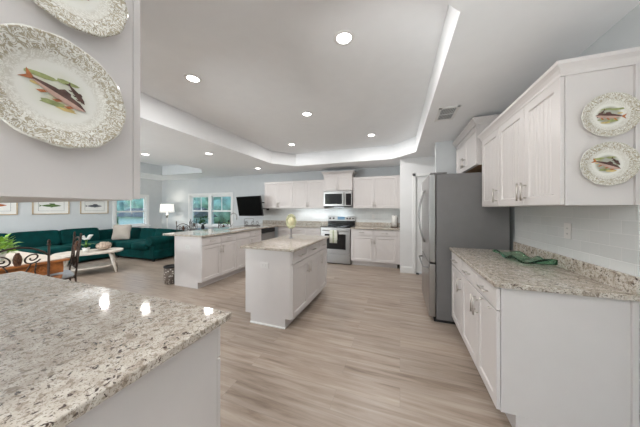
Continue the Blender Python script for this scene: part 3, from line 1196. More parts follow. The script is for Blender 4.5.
def counter_with_sink():
    bm = bmesh.new()
    outer = [(-3.12, 2.82), (-3.12, 5.27), (-1.895, 5.27), (-1.895, 5.948), (-4.05, 5.948), (-4.05, 2.82)]
    hole = [(SX0, SY0), (SX1, SY0), (SX1, SY1), (SX0, SY1)]
    es = []
    for loop in (outer, hole):
        vs = [bm.verts.new((x, y, 0.885)) for x, y in loop]
        for i in range(len(vs)):
            es.append(bm.edges.new((vs[i], vs[(i + 1) % len(vs)])))
    bmesh.ops.triangle_fill(bm, use_beauty=True, use_dissolve=False, edges=es)
    r = bmesh.ops.extrude_face_region(bm, geom=list(bm.faces))
    for v in [g for g in r['geom'] if isinstance(g, bmesh.types.BMVert)]:
        v.co.z = 0.915
    bmesh.ops.recalc_face_normals(bm, faces=bm.faces)
    me = bpy.data.meshes.new('countertop')
    bm.to_mesh(me)
    bm.free()
    me.materials.append(GRANITE)
    o = bpy.data.objects.new('countertop', me)
    COL.objects.link(o)
    tag(o, 'long L shaped granite countertop of the sink peninsula running on to the range', 'countertop')


counter_with_sink()
tk = thing('sink', 'undermount steel sink bowl set into the peninsula counter before the faucet', 'sink', (-3.42, 4.14, 0.70))
m = MB()
m.box(-0.21, 0.21, -0.35, 0.35, 0.0, 0.01)
m.box(-0.21, -0.202, -0.35, 0.35, 0.0, 0.184)
m.box(0.202, 0.21, -0.35, 0.35, 0.0, 0.184)
m.box(-0.21, 0.21, -0.35, -0.342, 0.0, 0.184)
m.box(-0.21, 0.21, 0.342, 0.35, 0.0, 0.184)
m.build('bowl', STEEL, tk)
MB().lathe([(0.0005, 0.010), (0.04, 0.010), (0.04, 0.014), (0.0005, 0.012)], 20).build('drain', NICKEL, tk)


def faucet():
    t = thing('faucet', 'tall gooseneck faucet on the peninsula counter behind the sink', 'faucet', (-3.70, 4.14, 0.915))
    MB().lathe([(0.0005, 0), (0.028, 0), (0.026, 0.012), (0.018, 0.02), (0.018, 0.07), (0.0005, 0.07)], 18).build('base', STEEL, t)
    pts = [(0, 0, 0.06), (0, 0, 0.26)]
    for i in range(1, 10):
        a = PI * i / 9
        pts.append((0.09 - 0.09 * math.cos(a), 0, 0.26 + 0.09 * math.sin(a)))
    pts.append((0.18, 0, 0.20))
    MB().tube(pts, 0.012, 10).build('spout', STEEL, t)
    MB().tube([(0, 0.018, 0.05), (0, 0.05, 0.06), (0, 0.09, 0.10)], 0.006, 8).build('lever', STEEL, t)


faucet()
slab('countertop', 'granite countertop on the back wall between the range and the pantry wall', [(-1.118, 5.27), (-0.003, 5.27), (-0.003, 5.948), (-1.118, 5.948)])
granite_splash('granite backsplash strip behind the range and back counters', -4.04, -0.003, 5.922, 5.941)

# wall cabinets on the back wall
wall_cabinet('white two door upper cabinet on the back wall farthest left, beside the television', (-3.775, 5.62), 0,
             [(0.0, 0.46, 'R'), (0.46, 0.925, 'L')], 1.375, 2.15)
wall_cabinet('white two door upper cabinet on the back wall just left of the microwave', (-2.848, 5.62), 0,
             [(0.0, 0.46, 'R'), (0.46, 0.945, 'L')], 1.375, 2.15)
wall_cabinet('white two door upper cabinet on the back wall right of the microwave', (-1.135, 5.62), 0,
             [(0.0, 0.54, 'R'), (0.54, 1.075, 'L')], 1.375, 2.17)
wall_cabinet('short white cabinet above the microwave with its own crown', (-1.90, 5.55), 0,
             [(0.0, 0.38, 'R'), (0.38, 0.762, 'L')], 1.83, 2.27, depth=0.40, bead=False, hz=0.09)
crown('small crown molding on the short cabinet above the microwave', [(-1.90, 5.948), (-1.90, 5.552), (-1.138, 5.552), (-1.138, 5.948)][::1], 2.25)


def microwave():
    t = thing('microwave', 'stainless over the range microwave under the short back cabinet', 'microwave', (-1.895, 5.545, 1.41))
    MB().box(0.0, 0.752, 0.02, 0.40, 0.0, 0.415).build('housing', STEEL, t, bevel=0.003)
    d = MB().box(0.002, 0.575, -0.012, 0.02, 0.03, 0.410).build('door', STEEL, t, bevel=0.004)
    MB().box(0.04, 0.50, -0.016, -0.010, 0.075, 0.345).build('window', BLACK, d, bevel=0.003)
    MB().tube([(0.545, -0.012, 0.06), (0.545, -0.045, 0.08), (0.545, -0.045, 0.35), (0.545, -0.012, 0.37)], 0.010, 10).build('handle', STEEL, d)
    p = MB().box(0.58, 0.75, -0.012, 0.02, 0.03, 0.410).build('control_panel', STEEL, t, bevel=0.003)
    MB().box(0.60, 0.735, -0.016, -0.010, 0.05, 0.345).build('keypad', BLACK, p, bevel=0.002)
    MB().box(0.002, 0.75, 0.0, 0.02, 0.0, 0.026).build('vent_grille', BLACKM, t)
    MB().box(0.25, 0.5, 0.10, 0.2, -0.004, 0.001).build('task_lamp', mat_emit('task_lamp_glow', (0.85, 0.95, 1.0), 2.5), t)
    l = area('microwave_lamp', (-1.52, 5.70, 1.40), (0, 0, 0), 0.25, 0.10, 1.8, (0.85, 0.95, 1.0))


microwave()


def kitchen_range():
    t = thing('kitchen_range', 'stainless freestanding range with black glass top on the back wall', 'range', (-1.885, 5.275, 0))
    W = 0.757
    MB().box(0.0, W, 0.03, 0.64, 0.02, 0.90).build('oven_body', STEEL, t, bevel=0.003)
    MB().box(0.0, W, 0.06, 0.62, 0.0, 0.02).build('base', BLACKM, t)
    ck = MB().box(-0.002, W + 0.002, -0.01, 0.62, 0.90, 0.922).build('cooktop', BLACK, t, bevel=0.004)
    ring = MB()
    for (cx, cy, r) in ((0.2, 0.17, 0.10), (0.56, 0.17, 0.085), (0.2, 0.44, 0.075), (0.56, 0.44, 0.10)):
        ring.lathe([(r - 0.003, 0.922), (r, 0.922), (r, 0.9226), (r - 0.003, 0.9226)], 32, (cx, cy, 0))
    ring.build('burner_ring', PEWTER, ck)
    bgd = MB()
    bgd.prism([(0.60, 0.92), (0.643, 0.92), (0.643, 1.17), (0.63, 1.17)], 0.0, W)
    # prism built in (y, z) along x
    bgd.v = [(z, x, y) for (x, y, z) in bgd.v]
    bgd.build('back_guard', STEEL, t, bevel=0.004)
    fy = lambda z: 0.60 + 0.03 * (z - 0.92) / 0.25 - 0.004
    MB().box(0.0, W, 0.596, 0.602, 0.925, 1.04).build('lower_panel', BLACK, t)
    MB().box(0.275, 0.475, fy(1.10), fy(1.10) + 0.01, 1.06, 1.15).build('display', DISPLAY, t)
    for kx in (0.065, 0.165, 0.545, 0.62, 0.70):
        k = MB().lathe([(0.0005, 0), (0.025, 0), (0.022, 0.022), (0.0005, 0.024)], 18)
        k.xform(Matrix.Translation((kx, fy(1.105), 1.105)) @ Matrix.Rotation(R(90), 4, 'X'))
        k.build('knob', BLACKM, t)
    d = MB().box(0.004, W - 0.004, -0.005, 0.03, 0.27, 0.885).build('oven_door', STEEL, t, bevel=0.006)
    MB().box(0.11, W - 0.11, -0.009, -0.003, 0.37, 0.74).build('oven_window', BLACK, d, bevel=0.004)
    MB().tube([(0.06, 0.0, 0.825), (0.06, -0.05, 0.825), (W - 0.06, -0.05, 0.825), (W - 0.06, 0.0, 0.825)], 0.011, 10).build('handle', STEEL, d)
    s = MB().box(0.004, W - 0.004, -0.003, 0.03, 0.035, 0.255).build('storage_drawer', STEEL, t, bevel=0.006)
    MB().box(0.1, W - 0.1, -0.012, -0.002, 0.20, 0.23).build('handle', STEEL, s, bevel=0.003)


kitchen_range()


def towel():
    t = thing('dish_towel', 'pale dish towel with green stripes folded over the oven handle', 'towel', (-1.885, 5.275, 0))
    x0, x1 = 0.26, 0.45
    m = MB()
    prof = [(-0.036, 0.60), (-0.034, 0.82), (-0.037, 0.835), (-0.05, 0.8405), (-0.063, 0.835), (-0.067, 0.82), (-0.070, 0.70), (-0.068, 0.53)]
    k = 10
    vs = []
    for i in range(k + 1):
        u = i / k
        for (y, z) in prof:
            fold = 0.004 * math.sin(u * 3 * PI) * max(0, (0.80 - z) / 0.27)
            vs.append((x0 + (x1 - x0) * u, y + fold - (0.001 if z < 0.83 else 0), z))
    n = len(prof)
    fs, ms = [], []
    for i in range(k):
        for j in range(n - 1):
            m.add([], [])
            m.f.append([i * n + j, (i + 1) * n + j, (i + 1) * n + j + 1, i * n + j + 1])
            m.m.append(1 if i in (4, 5) else 0)
            m.sm.append(True)
    m.v = vs
    o = m.build('cloth', [TOWEL, TOWELG], t)
    md = o.modifiers.new('solid', 'SOLIDIFY')
    md.thickness = 0.003
    md.offset = 1


towel()


def canister():
    t = thing('paper_towel_holder', 'white paper towel roll on a dark holder at the right end of the back counter', 'paper towel', (-0.13, 5.70, 0.915))
    MB().lathe([(0.0005, 0), (0.085, 0), (0.085, 0.014), (0.0005, 0.018)], 28).build('base', BARK, t)
    MB().lathe([(0.0005, 0.02), (0.062, 0.02), (0.062, 0.285), (0.018, 0.285), (0.018, 0.27), (0.0005, 0.27)], 28).build('paper_roll', POT, t)
    MB().tube([(0, 0, 0.015), (0, 0, 0.30)], 0.007).build('post', BARK, t)
    MB().tube([(0.075, 0.0, 0.01), (0.075, 0, 0.24)], 0.006).build('side_rod', BARK, t)


canister()


# ------------------------------------------------------------------ television on an arm
def television():
    t = thing('television', 'black flat television tilted on a swing arm left of the back cabinets', 'television')
    TL, TR = Vector((-4.576, 5.35, 1.715)), Vector((-3.63, 5.20, 1.728))
    BL = Vector((-4.534, 5.45, 1.135))
    ux = (TR - TL).normalized()
    w = (TR - TL).length
    uz = (TL - BL)
    uz = (uz - ux * uz.dot(ux)).normalized()
    h = 0.575
    uy = uz.cross(ux)
    c = (TL + TR) / 2 - uz * h / 2
    M = Matrix(((ux.x, uy.x, uz.x, c.x), (ux.y, uy.y, uz.y, c.y), (ux.z, uy.z, uz.z, c.z), (0, 0, 0, 1)))
    t.matrix_world = M
    t.location = c
    t.rotation_euler = M.to_euler()
    MB().box(-w / 2, w / 2, 0.0, 0.04, -h / 2, h / 2).build('housing', BLACKM, t, bevel=0.006)
    MB().box(-w / 2 + 0.012, w / 2 - 0.012, -0.003, 0.004, -h / 2 + 0.016, h / 2 - 0.012).build('screen', SCREEN, t)
    MB().box(-0.3, 0.3, 0.04, 0.07, -0.18, 0.18).build('rear_bulge', BLACKM, t, bevel=0.01)
    a = thing('tv_wall_bracket', 'black folding wall bracket holding the television beside the back cabinets', 'bracket', (-3.86, 5.95, 1.46))
    MB().box(-0.04, 0.04, -0.03, 0.0, -0.14, 0.14).build('wall_plate', BLACKM, a)
    for zz in (-0.09, 0.09):
        MB().tube([(0, -0.03, zz), (0.0, -0.08, zz), (0.04, -0.38, zz), (-0.10, -0.55, zz * 0.6)], 0.016, 8).build('arm', BLACKM, a)


television()


def wire_rack():
    t = thing('wire_rack', 'low black scrolled wire rack on the peninsula counter below the television', 'rack', (-3.62, 4.82, 0.915), R(20))
    m = MB()
    m.tube([(-0.2, 0, 0.012), (0.2, 0, 0.012)], 0.006)
    m.tube([(-0.2, 0.10, 0.012), (0.2, 0.10, 0.012)], 0.006)
    for x in (-0.2, 0.2):
        m.tube([(x, 0, 0.012), (x, 0.1, 0.012)], 0.006)
    m.build('base', IRON, t)
    s = MB()
    for k, cx in enumerate((-0.14, 0.0, 0.14)):
        pts = []
        for i in range(22):
            q = i / 21
            a = q * 2.6 * PI
            rr = 0.012 + 0.042 * q
            pts.append((cx + rr * math.cos(a) * (1 if k % 2 else -1), 0.05, 0.075 + rr * math.sin(a)))
        s.tube(pts, 0.005, 6)
        s.tube([(cx, 0.05, 0.012), (cx, 0.05, 0.05)], 0.005, 6)
    s.build('scroll', IRON, t)
    h = MB().tube([(-0.2, 0.05, 0.012), (-0.2, 0.05, 0.19), (0.03, 0.05, 0.19), (0.03, 0.05, 0.10)], 0.005, 6)
    h.build('handle', IRON, t)
    b = MB().tube([(-0.2, 0, 0.012), (-0.2, 0.1, 0.012)], 0.005)


wire_rack()

# ------------------------------------------------------------------ ceiling fixtures


def downlight(loc, label, power):
    t = thing('recessed_downlight', label, 'ceiling light', loc)
    MB().lathe([(0.058, -0.001), (0.060, -0.007), (0.082, -0.004), (0.085, 0.0), (0.058, 0.0)], 32).build('trim_ring', TRIM, t)
    MB().lathe([(0.0005, -0.002), (0.058, -0.002), (0.058, 0.0), (0.0005, 0.0)], 32).build('lens', LENS, t)
    d = bpy.data.lights.new('downlight_lamp', 'AREA')
    d.shape = 'DISK'
    d.size = 0.11
    d.energy = power
    d.color = (1.0, 0.975, 0.95)
    o = bpy.data.objects.new('downlight_lamp', d)
    o.location = (0, 0, -0.008)
    o.parent = t
    COL.objects.link(o)


downlight((-0.424, 1.747, ZT), 'recessed light in the kitchen tray ceiling, nearest and largest at top centre', DOWNLIGHT_W)
downlight((-2.055, 1.75, ZT), 'recessed light in the kitchen tray ceiling, near its left edge', DOWNLIGHT_W)
downlight((-1.269, 2.965, ZT), 'recessed light in the middle of the kitchen tray ceiling', DOWNLIGHT_W)
downlight((-2.173, 4.263, ZT), 'recessed light in the tray ceiling corner above the peninsula', DOWNLIGHT_W * 0.7)
downlight((-0.50, 4.217, ZT), 'recessed light in the tray ceiling nearest the range and pantry', DOWNLIGHT_W * 1.4)
downlight((-3.50, 3.33, ZC), 'recessed light in the lower ceiling between the two trays, the nearer one', DOWNLIGHT_W * 0.5)
downlight((-3.55, 4.99, ZC), 'recessed light in the lower ceiling above the television', DOWNLIGHT_W * 0.35)
downlight((-4.72, 2.95, ZC), 'recessed light beside the living room tray, just right of the plated cabinet edge', DOWNLIGHT_W * 0.4)

downlight((-6.15, 1.5, ZT), 'added unseen fill light in the living room tray, nearer the front', DOWNLIGHT_W * 2)  # extra lamp out of view, added to brighten the living room walls
downlight((-6.75, 3.3, ZT), 'added unseen fill light in the living room tray over the teal sofa seats', DOWNLIGHT_W * 1.5)  # added out of view as fill, placed to suit its counter reflection

downlight((-0.35, -0.9, ZC), 'added unseen fill light in the lower ceiling behind the viewer, over the right aisle', DOWNLIGHT_W * 0.9)  # added behind the camera to light the upper cabinet ends


def vent():
    t = thing('ceiling_vent', 'white louvered air vent in the ceiling near the fridge cabinets', 'vent', (0.495, 2.85, ZC))
    m = MB()
    w, h = 0.10, 0.19
    for a in ((-w, w, -h, -h + 0.035), (-w, w, h - 0.035, h), (-w, -w + 0.03, -h, h), (w - 0.03, w, -h, h)):
        m.box(*a, -0.007, 0.0)
    m.build('frame', TRIM, t, bevel=0.002)
    MB().box(-w + 0.03, w - 0.03, -h + 0.035, h - 0.035, -0.001, 0.0).build('duct_shade', VENTIN, t)  # dark sheet stands in for the shade inside the duct
    s = MB()
    for i in range(9):
        x = -w + 0.036 + i * 0.016
        s.add([(x, -h + 0.035, -0.001), (x + 0.007, -h + 0.035, -0.008), (x + 0.007, h - 0.035, -0.008), (x, h - 0.035, -0.001)], [(0, 1, 2, 3)])
    s.box(-w + 0.03, w - 0.03, -0.006, 0.006, -0.009, -0.002)
    s.build('louver', WALL, t)


vent()

# ------------------------------------------------------------------ living room


def sofa():
    t = thing('sectional_sofa', 'dark teal velvet L shaped sectional sofa around the living room corner', 'sofa', (-8.5, 1.5, 0))
    # local: x from wall outwards, y along the wall
    b = MB()
    b.puff(0.05, 1.05, 0.0, 3.35, 0.05, 0.30, p=14)
    b.puff(1.0, 2.60, 2.40, 3.35, 0.05, 0.30, p=14)
    b.build('base', TEAL, t)
    bk = MB()
    bk.puff(0.0, 0.26, 0.0, 3.4, 0.10, 0.74, p=9)
    bk.puff(0.10, 2.62, 3.12, 3.38, 0.10, 0.74, p=9)
    bk.build('backrest', TEAL, t)
    for y0, y1 in ((0.02, 0.80), (0.80, 1.58), (1.58, 2.38)):
        MB().puff(0.24, 1.08, y0, y1, 0.28, 0.47, p=6).build('seat_cushion', TEAL, t)
    MB().puff(0.24, 1.08, 2.38, 3.12, 0.28, 0.47, p=6).build('seat_cushion', TEAL, t)
    for x0, x1 in ((1.08, 1.72), (1.72, 2.36)):
        MB().puff(x0, x1, 2.32, 3.12, 0.28, 0.47, p=6).build('seat_cushion', TEAL, t)
    for y0, y1 in ((0.02, 0.80), (0.80, 1.58), (1.58, 2.36)):
        c = MB().puff(-0.11, 0.11, y0, y1, 0, 0.39, p=8)
        c.xform(Matrix.Translation((0.33, 0, 0.44)) @ Matrix.Rotation(R(-12), 4, 'Y'))
        c.build('back_cushion', TEAL, t)
    for x0, x1 in ((0.36, 1.04), (1.06, 1.70), (1.71, 2.36)):
        c = MB().puff(x0, x1, -0.11, 0.11, 0, 0.36, p=8)
        c.xform(Matrix.Translation((0, 3.05, 0.42)) @ Matrix.Rotation(R(-12), 4, 'X'))
        c.build('back_cushion', TEAL, t)
    a = MB()
    a.box(2.40, 2.56, 2.40, 3.30, 0.06, 0.50)
    a.tube([(2.47, 2.34, 0.52), (2.47, 3.30, 0.52)], 0.125, 20)
    a.build('arm', TEAL, t, bevel=0.01)
    f = MB()
    for x in (0.12, 1.0, 2.5):
        for y in (2.45, 3.28):
            f.tube([(x, y, 0), (x, y, 0.06)], 0.025)
    f.tube([(0.95, 0.08, 0), (0.95, 0.08, 0.06)], 0.025)
    f.tube([(0.12, 0.08, 0), (0.12, 0.08, 0.06)], 0.025)
    f.build('feet', BLACKM, t)


sofa()
p = MB().puff(-0.25, 0.25, -0.10, 0.10, -0.24, 0.24, p=8.0, n=14)
# pinched corners
p.v = [(x * (1 + 0.10 * abs(z / 0.25)), y * (1 - 0.80 * max(abs(x) / 0.26, abs(z) / 0.25) ** 2.2), z * (1 + 0.10 * abs(x / 0.26))) for x, y, z in p.v]
p.v = [(x * 0.80, y, z * 0.86) for x, y, z in p.v]
p = p.build('throw_pillow', LINEN)
p.location = (-7.50, 4.06, 0.70)
p.rotation_euler = (R(-16), 0, R(38))
tag(p, 'square beige linen throw pillow leaning in the corner of the teal sofa', 'pillow')


def coffee_table():
    t = thing('coffee_table', 'long oval whitewashed coffee table with lower shelf before the teal sofa', 'table', (-6.21, 2.79, 0), R(61))
    n = 40
    pts = [(0.53 * math.copysign(abs(math.cos(2 * PI * i / n)) ** 0.75, math.cos(2 * PI * i / n)), 0.34 * math.copysign(abs(math.sin(2 * PI * i / n)) ** 0.75, math.sin(2 * PI * i / n))) for i in range(n)]
    MB().prism(pts, 0.425, 0.46).build('table_top', PALEWOOD, t, bevel=0.005)
    MB().prism([(x * 0.78, y * 0.78) for x, y in pts], 0.13, 0.155).build('shelf', PALEWOOD, t, bevel=0.003)
    for sx in (-1, 1):
        for sy in (-1, 1):
            MB().tube([(0.42 * sx, 0.27 * sy, 0.0), (0.32 * sx, 0.18 * sy, 0.43)], [0.022, 0.036], 12).build('leg', PALEWOOD, t)


coffee_table()


def orchid():
    t = thing('potted_orchid', 'white flowering orchid in a pot on the coffee table', 'plant', (-6.20, 2.72, 0.461))
    MB().lathe([(0.0005, 0), (0.045, 0), (0.062, 0.09), (0.056, 0.09), (0.05, 0.08), (0.0005, 0.08)], 20).build('pot', POT, t)
    l = MB()
    for k in range(9):
        a = k * 2 * PI / 9
        pts = []
        for i in range(5):
            q = i / 4
            pts.append(((0.16 * q) * math.cos(a), (0.16 * q) * math.sin(a), 0.08 + 0.09 * math.sin(q * 2.3)))
        w = 0.022
        pa = Vector((-math.sin(a), math.cos(a), 0))
        vs = []
        for i, q in enumerate(pts):
            ww = w * math.sin(PI * (0.15 + 0.8 * i / 4))
            vs += [Vector(q) - pa * ww, Vector(q) + pa * ww]
        l.add(vs, [(2 * i, 2 * i + 1, 2 * i + 3, 2 * i + 2) for i in range(4)], 0, True)
    l.build('leaves', LEAFD, t)
    s = MB()
    fl = MB()
    for k, (dx, dy) in enumerate(((0.04, 0.02), (-0.02, 0.06), (0.01, -0.04))):
        pts = [(0, 0, 0.08), (dx * 0.3, dy * 0.3, 0.22), (dx * 0.8, dy * 0.8, 0.31), (dx * 1.6, dy * 1.6, 0.32)]
        s.tube(pts, 0.003, 6)
        for i in range(5):
            q = i / 4
            c = Vector(pts[1]).lerp(Vector(pts[3]), 0.3 + 0.7 * q) + Vector((0, 0, 0.02))
            for j in range(5):
                a = 2 * PI * j / 5 + k
                fl.blob((c.x + 0.018 * math.cos(a), c.y + 0.018 * math.sin(a), c.z + 0.006 * math.sin(3 * a)), (0.016, 0.016, 0.009), seg=6, rings=4)
    s.build('stem', LEAF, t)
    fl.build('flowers', PETAL, t)


orchid()
b = MB()
b.blob((0, 0, 0.09), (0.15, 0.15, 0.085), seg=24, rings=12, jit=0.10)
for i in range(46):
    a = random.uniform(0, 2 * PI)
    e = random.uniform(0.1, 1.4)
    b.blob((0.14 * math.cos(a) * math.cos(e), 0.14 * math.sin(a) * math.cos(e), 0.09 + 0.075 * math.sin(e)), random.uniform(0.018, 0.034), seg=7, rings=5, jit=0.2)
b = b.build('dried_flower_ball', DRIFT)
b.location = (-6.13, 2.98, 0.46)
b.scale = (0.8, 0.8, 0.95)
tag(b, 'rough beige ball of dried flowers on the coffee table beside the orchid', 'ornament')


def floor_lamp():
    t = thing('floor_lamp', 'floor lamp with white drum shade in the corner behind the sofa', 'lamp', (-7.70, 5.52, 0))
    MB().lathe([(0.0005, 0), (0.14, 0), (0.14, 0.015), (0.02, 0.03), (0.0005, 0.03)], 24).build('base', NICKEL, t)
    MB().tube([(0, 0, 0.03), (0, 0, 1.25)], 0.014, 10).build('pole', NICKEL, t)
    MB().lathe([(0.0005, 1.06), (0.03, 1.06), (0.045, 1.13), (0.03, 1.20), (0.0005, 1.20)], 16).build('glass_knob', NICKEL, t)
    s = MB()
    n = 32
    prof = [(0.22, 1.24), (0.195, 1.53)]
    vs, fs = [], []
    for (r, z) in prof + [(0.192, 1.53), (0.217, 1.24)]:
        for k in range(n):
            vs.append((r * math.cos(2 * PI * k / n), r * math.sin(2 * PI * k / n), z))
    for i in range(4):
        for k in range(n):
            l = (k + 1) % n
            fs.append((i * n + k, i * n + l, ((i + 1) % 4) * n + l, ((i + 1) % 4) * n + k))
    s.add(vs, fs, 0, True)
    s.build('lamp_shade', SHADE, t)
    d = bpy.data.lights.new('lamp_bulb', 'POINT')
    d.energy = 6
    d.shadow_soft_size = 0.05
    d.color = (1, 0.92, 0.82)
    o = bpy.data.objects.new('lamp_bulb', d)
    o.location = (0, 0, 1.40)
    o.parent = t
    COL.objects.link(o)


floor_lamp()


def fish_print(y0, y1, label, fm):
    t = thing('framed_picture', label, 'picture', (XL, (y0 + y1) / 2, 1.445), (0, 0, R(90)))
    w, h = (y1 - y0) / 2, 0.225
    f = MB()
    for a in ((-w, w, h - 0.022, h), (-w, w, -h, -h + 0.022), (-w, -w + 0.022, -h, h), (w - 0.022, w, -h, h)):
        f.box(a[0], a[1], -0.025, 0.0, a[2], a[3])
    f.build('frame', FRAMEWOOD, t, bevel=0.003)
    MB().box(-w + 0.02, w - 0.02, -0.012, -0.002, -h + 0.02, h - 0.02).build('mat_board', MAT_BOARD, t)
    g = MB()
    iw, ih = w - 0.10, h - 0.09
    for a in ((-iw, iw, ih - 0.004, ih), (-iw, iw, -ih, -ih + 0.004), (-iw, -iw + 0.004, -ih, ih), (iw - 0.004, iw, -ih, ih)):
        g.box(a[0], a[1], -0.0135, -0.0115, a[2], a[3])
    g.build('inner_line', PEWTER, t)
    L = iw * 0.75
    body = []
    for i in range(17):
        q = i / 16
        body.append((-L + 2 * L * q, 0.035 * math.sin(PI * min(1, q * 1.02)) ** 0.7 + 0.002))
    for i in range(16, -1, -1):
        q = i / 16
        body.append((-L + 2 * L * q, -0.030 * math.sin(PI * min(1, q * 1.02)) ** 0.7 - 0.002))
    body += [(-L - 0.05, -0.035), (-L - 0.03, 0), (-L - 0.05, 0.035)]
    k = MB()
    k.prism(body, 0.0, 0.002)
    k.prism([(-0.02, 0.03), (-0.05, 0.062), (0.05, 0.06), (0.07, 0.03)], 0.0, 0.002)
    k.prism([(0.0, -0.025), (-0.03, -0.055), (0.04, -0.028)], 0.0, 0.002)
    k.xform(Matrix.Translation((0, -0.0125, 0.0)) @ Matrix.Rotation(R(90), 4, 'X'))
    k.build('fish_drawing', fm, t)


fish_print(2.76, 3.42, 'framed print of a long green fish, middle one over the teal sofa', FISHG)
fish_print(3.64, 4.29, 'framed print of a small slender fish, nearest the side window', PEWTER)
fish_print(1.88, 2.54, 'framed print of an orange red fish, at the left edge of the photo', FISHR)


# wrought iron chairs ---------------------------------------------------
def iron_chair(label, loc, rot, group=None):
    t = thing('iron_chair', label, 'chair', loc, rot, group)
    W = 0.20
    for sx in (-1, 1):
        p = MB().tube([(W * sx, -0.03, 0), (W * sx, 0.0, 0.44), (W * sx * 1.02, -0.05, 0.975)], 0.010, 8)
        p.blob((W * sx * 1.02, -0.052, 1.005), (0.013, 0.013, 0.028), seg=8, rings=6)
        p.blob((W * sx * 1.02, -0.05, 0.975), (0.017, 0.017, 0.010), seg=8, rings=6)
        p.build('back_post', IRON, t)
        MB().tube([(W * sx, 0.42, 0), (W * sx, 0.40, 0.44)], 0.010, 8).build('front_leg', IRON, t)
    y = lambda z: -0.05 * (z - 0.44) / 0.49
    a = MB()
    pts = []
    for i in range(13):
        q = i / 12
        x = -W + 2 * W * q
        z = 0.86 + 0.105 * math.sin(PI * q) ** 0.7
        pts.append((x, y(z), z))
    a.tube(pts, 0.009, 8)
    a.build('back_arch', IRON, t)
    MB().tube([(-W, y(0.56), 0.56), (W, y(0.56), 0.56)], 0.008, 8).build('lower_rail', IRON, t)
    for sx in (-1, 1):
        s = MB()
        pts = []
        for i in range(26):
            q = i / 25
            an = 2.9 * PI * (1 - q)
            rr = 0.014 + 0.050 * (1 - q)
            cx, cz = 0.095 * sx, 0.845
            zz = cz + rr * math.sin(an + PI)
            pts.append((cx + sx * rr * math.cos(an + PI * 0.9), y(zz), zz))
        s.tube(pts, 0.007, 8)
        s.tube([(0.03 * sx, y(0.56), 0.56), (0.05 * sx, y(0.70), 0.70), (0.085 * sx, y(0.785), 0.785)], 0.006, 6)
        s.tube([(0.13 * sx, y(0.56), 0.56), (0.11 * sx, y(0.70), 0.70), (0.12 * sx, y(0.79), 0.79)], 0.006, 6)
        s.build('scroll', IRON, t)
    c = MB()
    for j in range(9):
        q = j / 8
        rr = 0.023 * math.sin(PI * (0.18 + 0.74 * q))
        for k in range(8):
            an = 2 * PI * (k + 0.5 * (j % 2)) / 8
            zz = 0.785 + 0.12 * q
            c.blob((rr * math.cos(an), y(zz) + rr * 0.7 * math.sin(an), zz), 0.0105, seg=6, rings=4)
    c.blob((0, y(0.845), 0.845), (0.018, 0.014, 0.055), seg=8, rings=6)
    c.build('pinecone', CONE, t)
    MB().puff(-0.21, 0.21, 0.0, 0.42, 0.44, 0.50, p=5).build('seat_cushion', CUSHION, t)
    f = MB().tube([(-W, 0.0, 0.44), (W, 0, 0.44), (W, 0.40, 0.44), (-W, 0.40, 0.44)], 0.009, 8, closed=True)
    f.build('seat_frame', IRON, t)
    return t


c1 = iron_chair('scrolled wrought iron chair with a bronze pinecone in its back, nearest the foreground counter', (-3.72, 1.10, 0), R(72))
dup(c1, (-4.32, 1.75, 0), R(166), 'wrought iron chair seen edge on at the far side of the orange wood table')
GD = 'wrought iron chairs round the window table'
dup(c1, (-5.50, 4.42, 0), R(10), 'wrought iron chair before the dark window table, next to the sofa arm')
dup(c1, (-4.90, 5.15, 0), R(95), 'wrought iron chair on the right side of the dark window table, behind the sink faucet')
dup(c1, (-6.38, 5.52, 0), R(-65), 'wrought iron chair left of the dark table, below the left window half')


def dining_table():
    t = thing('dining_table', 'orange carved wood table with cream top at the left edge behind the counter', 'table', (-4.70, 0.85, 0))
    MB().box(-0.70, 0.70, -0.70, 0.75, 0.70, 0.73).build('table_top', ORANGEWOOD, t, bevel=0.008)
    MB().box(-0.68, 0.68, -0.68, 0.73, 0.731, 0.737).build('runner', CREAM, t)
    ap = MB()
    ap.box(0.62, 0.655, -0.66, 0.71, 0.56, 0.70)
    ap.box(-0.655, -0.62, -0.66, 0.71, 0.56, 0.70)
    ap.box(-0.62, 0.62, 0.675, 0.71, 0.56, 0.70)
    ap.box(-0.62, 0.62, -0.66, -0.625, 0.56, 0.70)
    ap.build('apron', ORANGEWOOD, t, bevel=0.006)
    for yy in (-0.35, 0.10, 0.52):
        c = MB()
        for k in (-1, 1):
            pts = []
            for i in range(20):
                q = i / 19
                an = 2.4 * PI * q
                rr = 0.06 * (1 - 0.8 * q)
                pts.append((0.657, yy + k * 0.02 + k * rr * math.cos(an), 0.63 + rr * math.sin(an)))
            c.tube(pts, 0.010, 6)
        c.build('carving', ORANGEWOOD, t)
    for sx in (-0.6, 0.6):
        for sy in (-0.62, 0.67):
            MB().lathe([(0.0005, 0), (0.03, 0), (0.04, 0.05), (0.028, 0.12), (0.05, 0.3), (0.035, 0.45), (0.05, 0.52), (0.0005, 0.52)], 16, (sx, sy, 0)).build('leg', ORANGEWOOD, t)


dining_table()


def leafy(t, n, R0, H0, zb, mat, size=0.05):
    l = MB()
    for k in range(n):
        a = random.uniform(0, 2 * PI)
        rr = R0 * random.random() ** 0.6
        z = zb + H0 * random.random()
        c = Vector((rr * math.cos(a), rr * math.sin(a), z))
        d = Vector((math.cos(a) * 0.8 + random.uniform(-.5, .5), math.sin(a) * 0.8 + random.uniform(-.5, .5), random.uniform(-0.1, 0.9))).normalized()
        w = d.cross(Vector((0, 0, 1))).normalized()
        nn = w.cross(d)
        L = size * random.uniform(0.7, 1.3)
        vs = [c, c + d * L * 0.4 + w * L * 0.42 + nn * L * 0.05, c + d * L, c + d * L * 0.4 - w * L * 0.42 + nn * L * 0.05, c + d * L * 0.5 - nn * L * 0.03]
        l.add(vs, [(0, 1, 4), (1, 2, 4), (2, 3, 4), (3, 0, 4)], 0, True)
    return l.build('leaves', mat, t, fix=False)


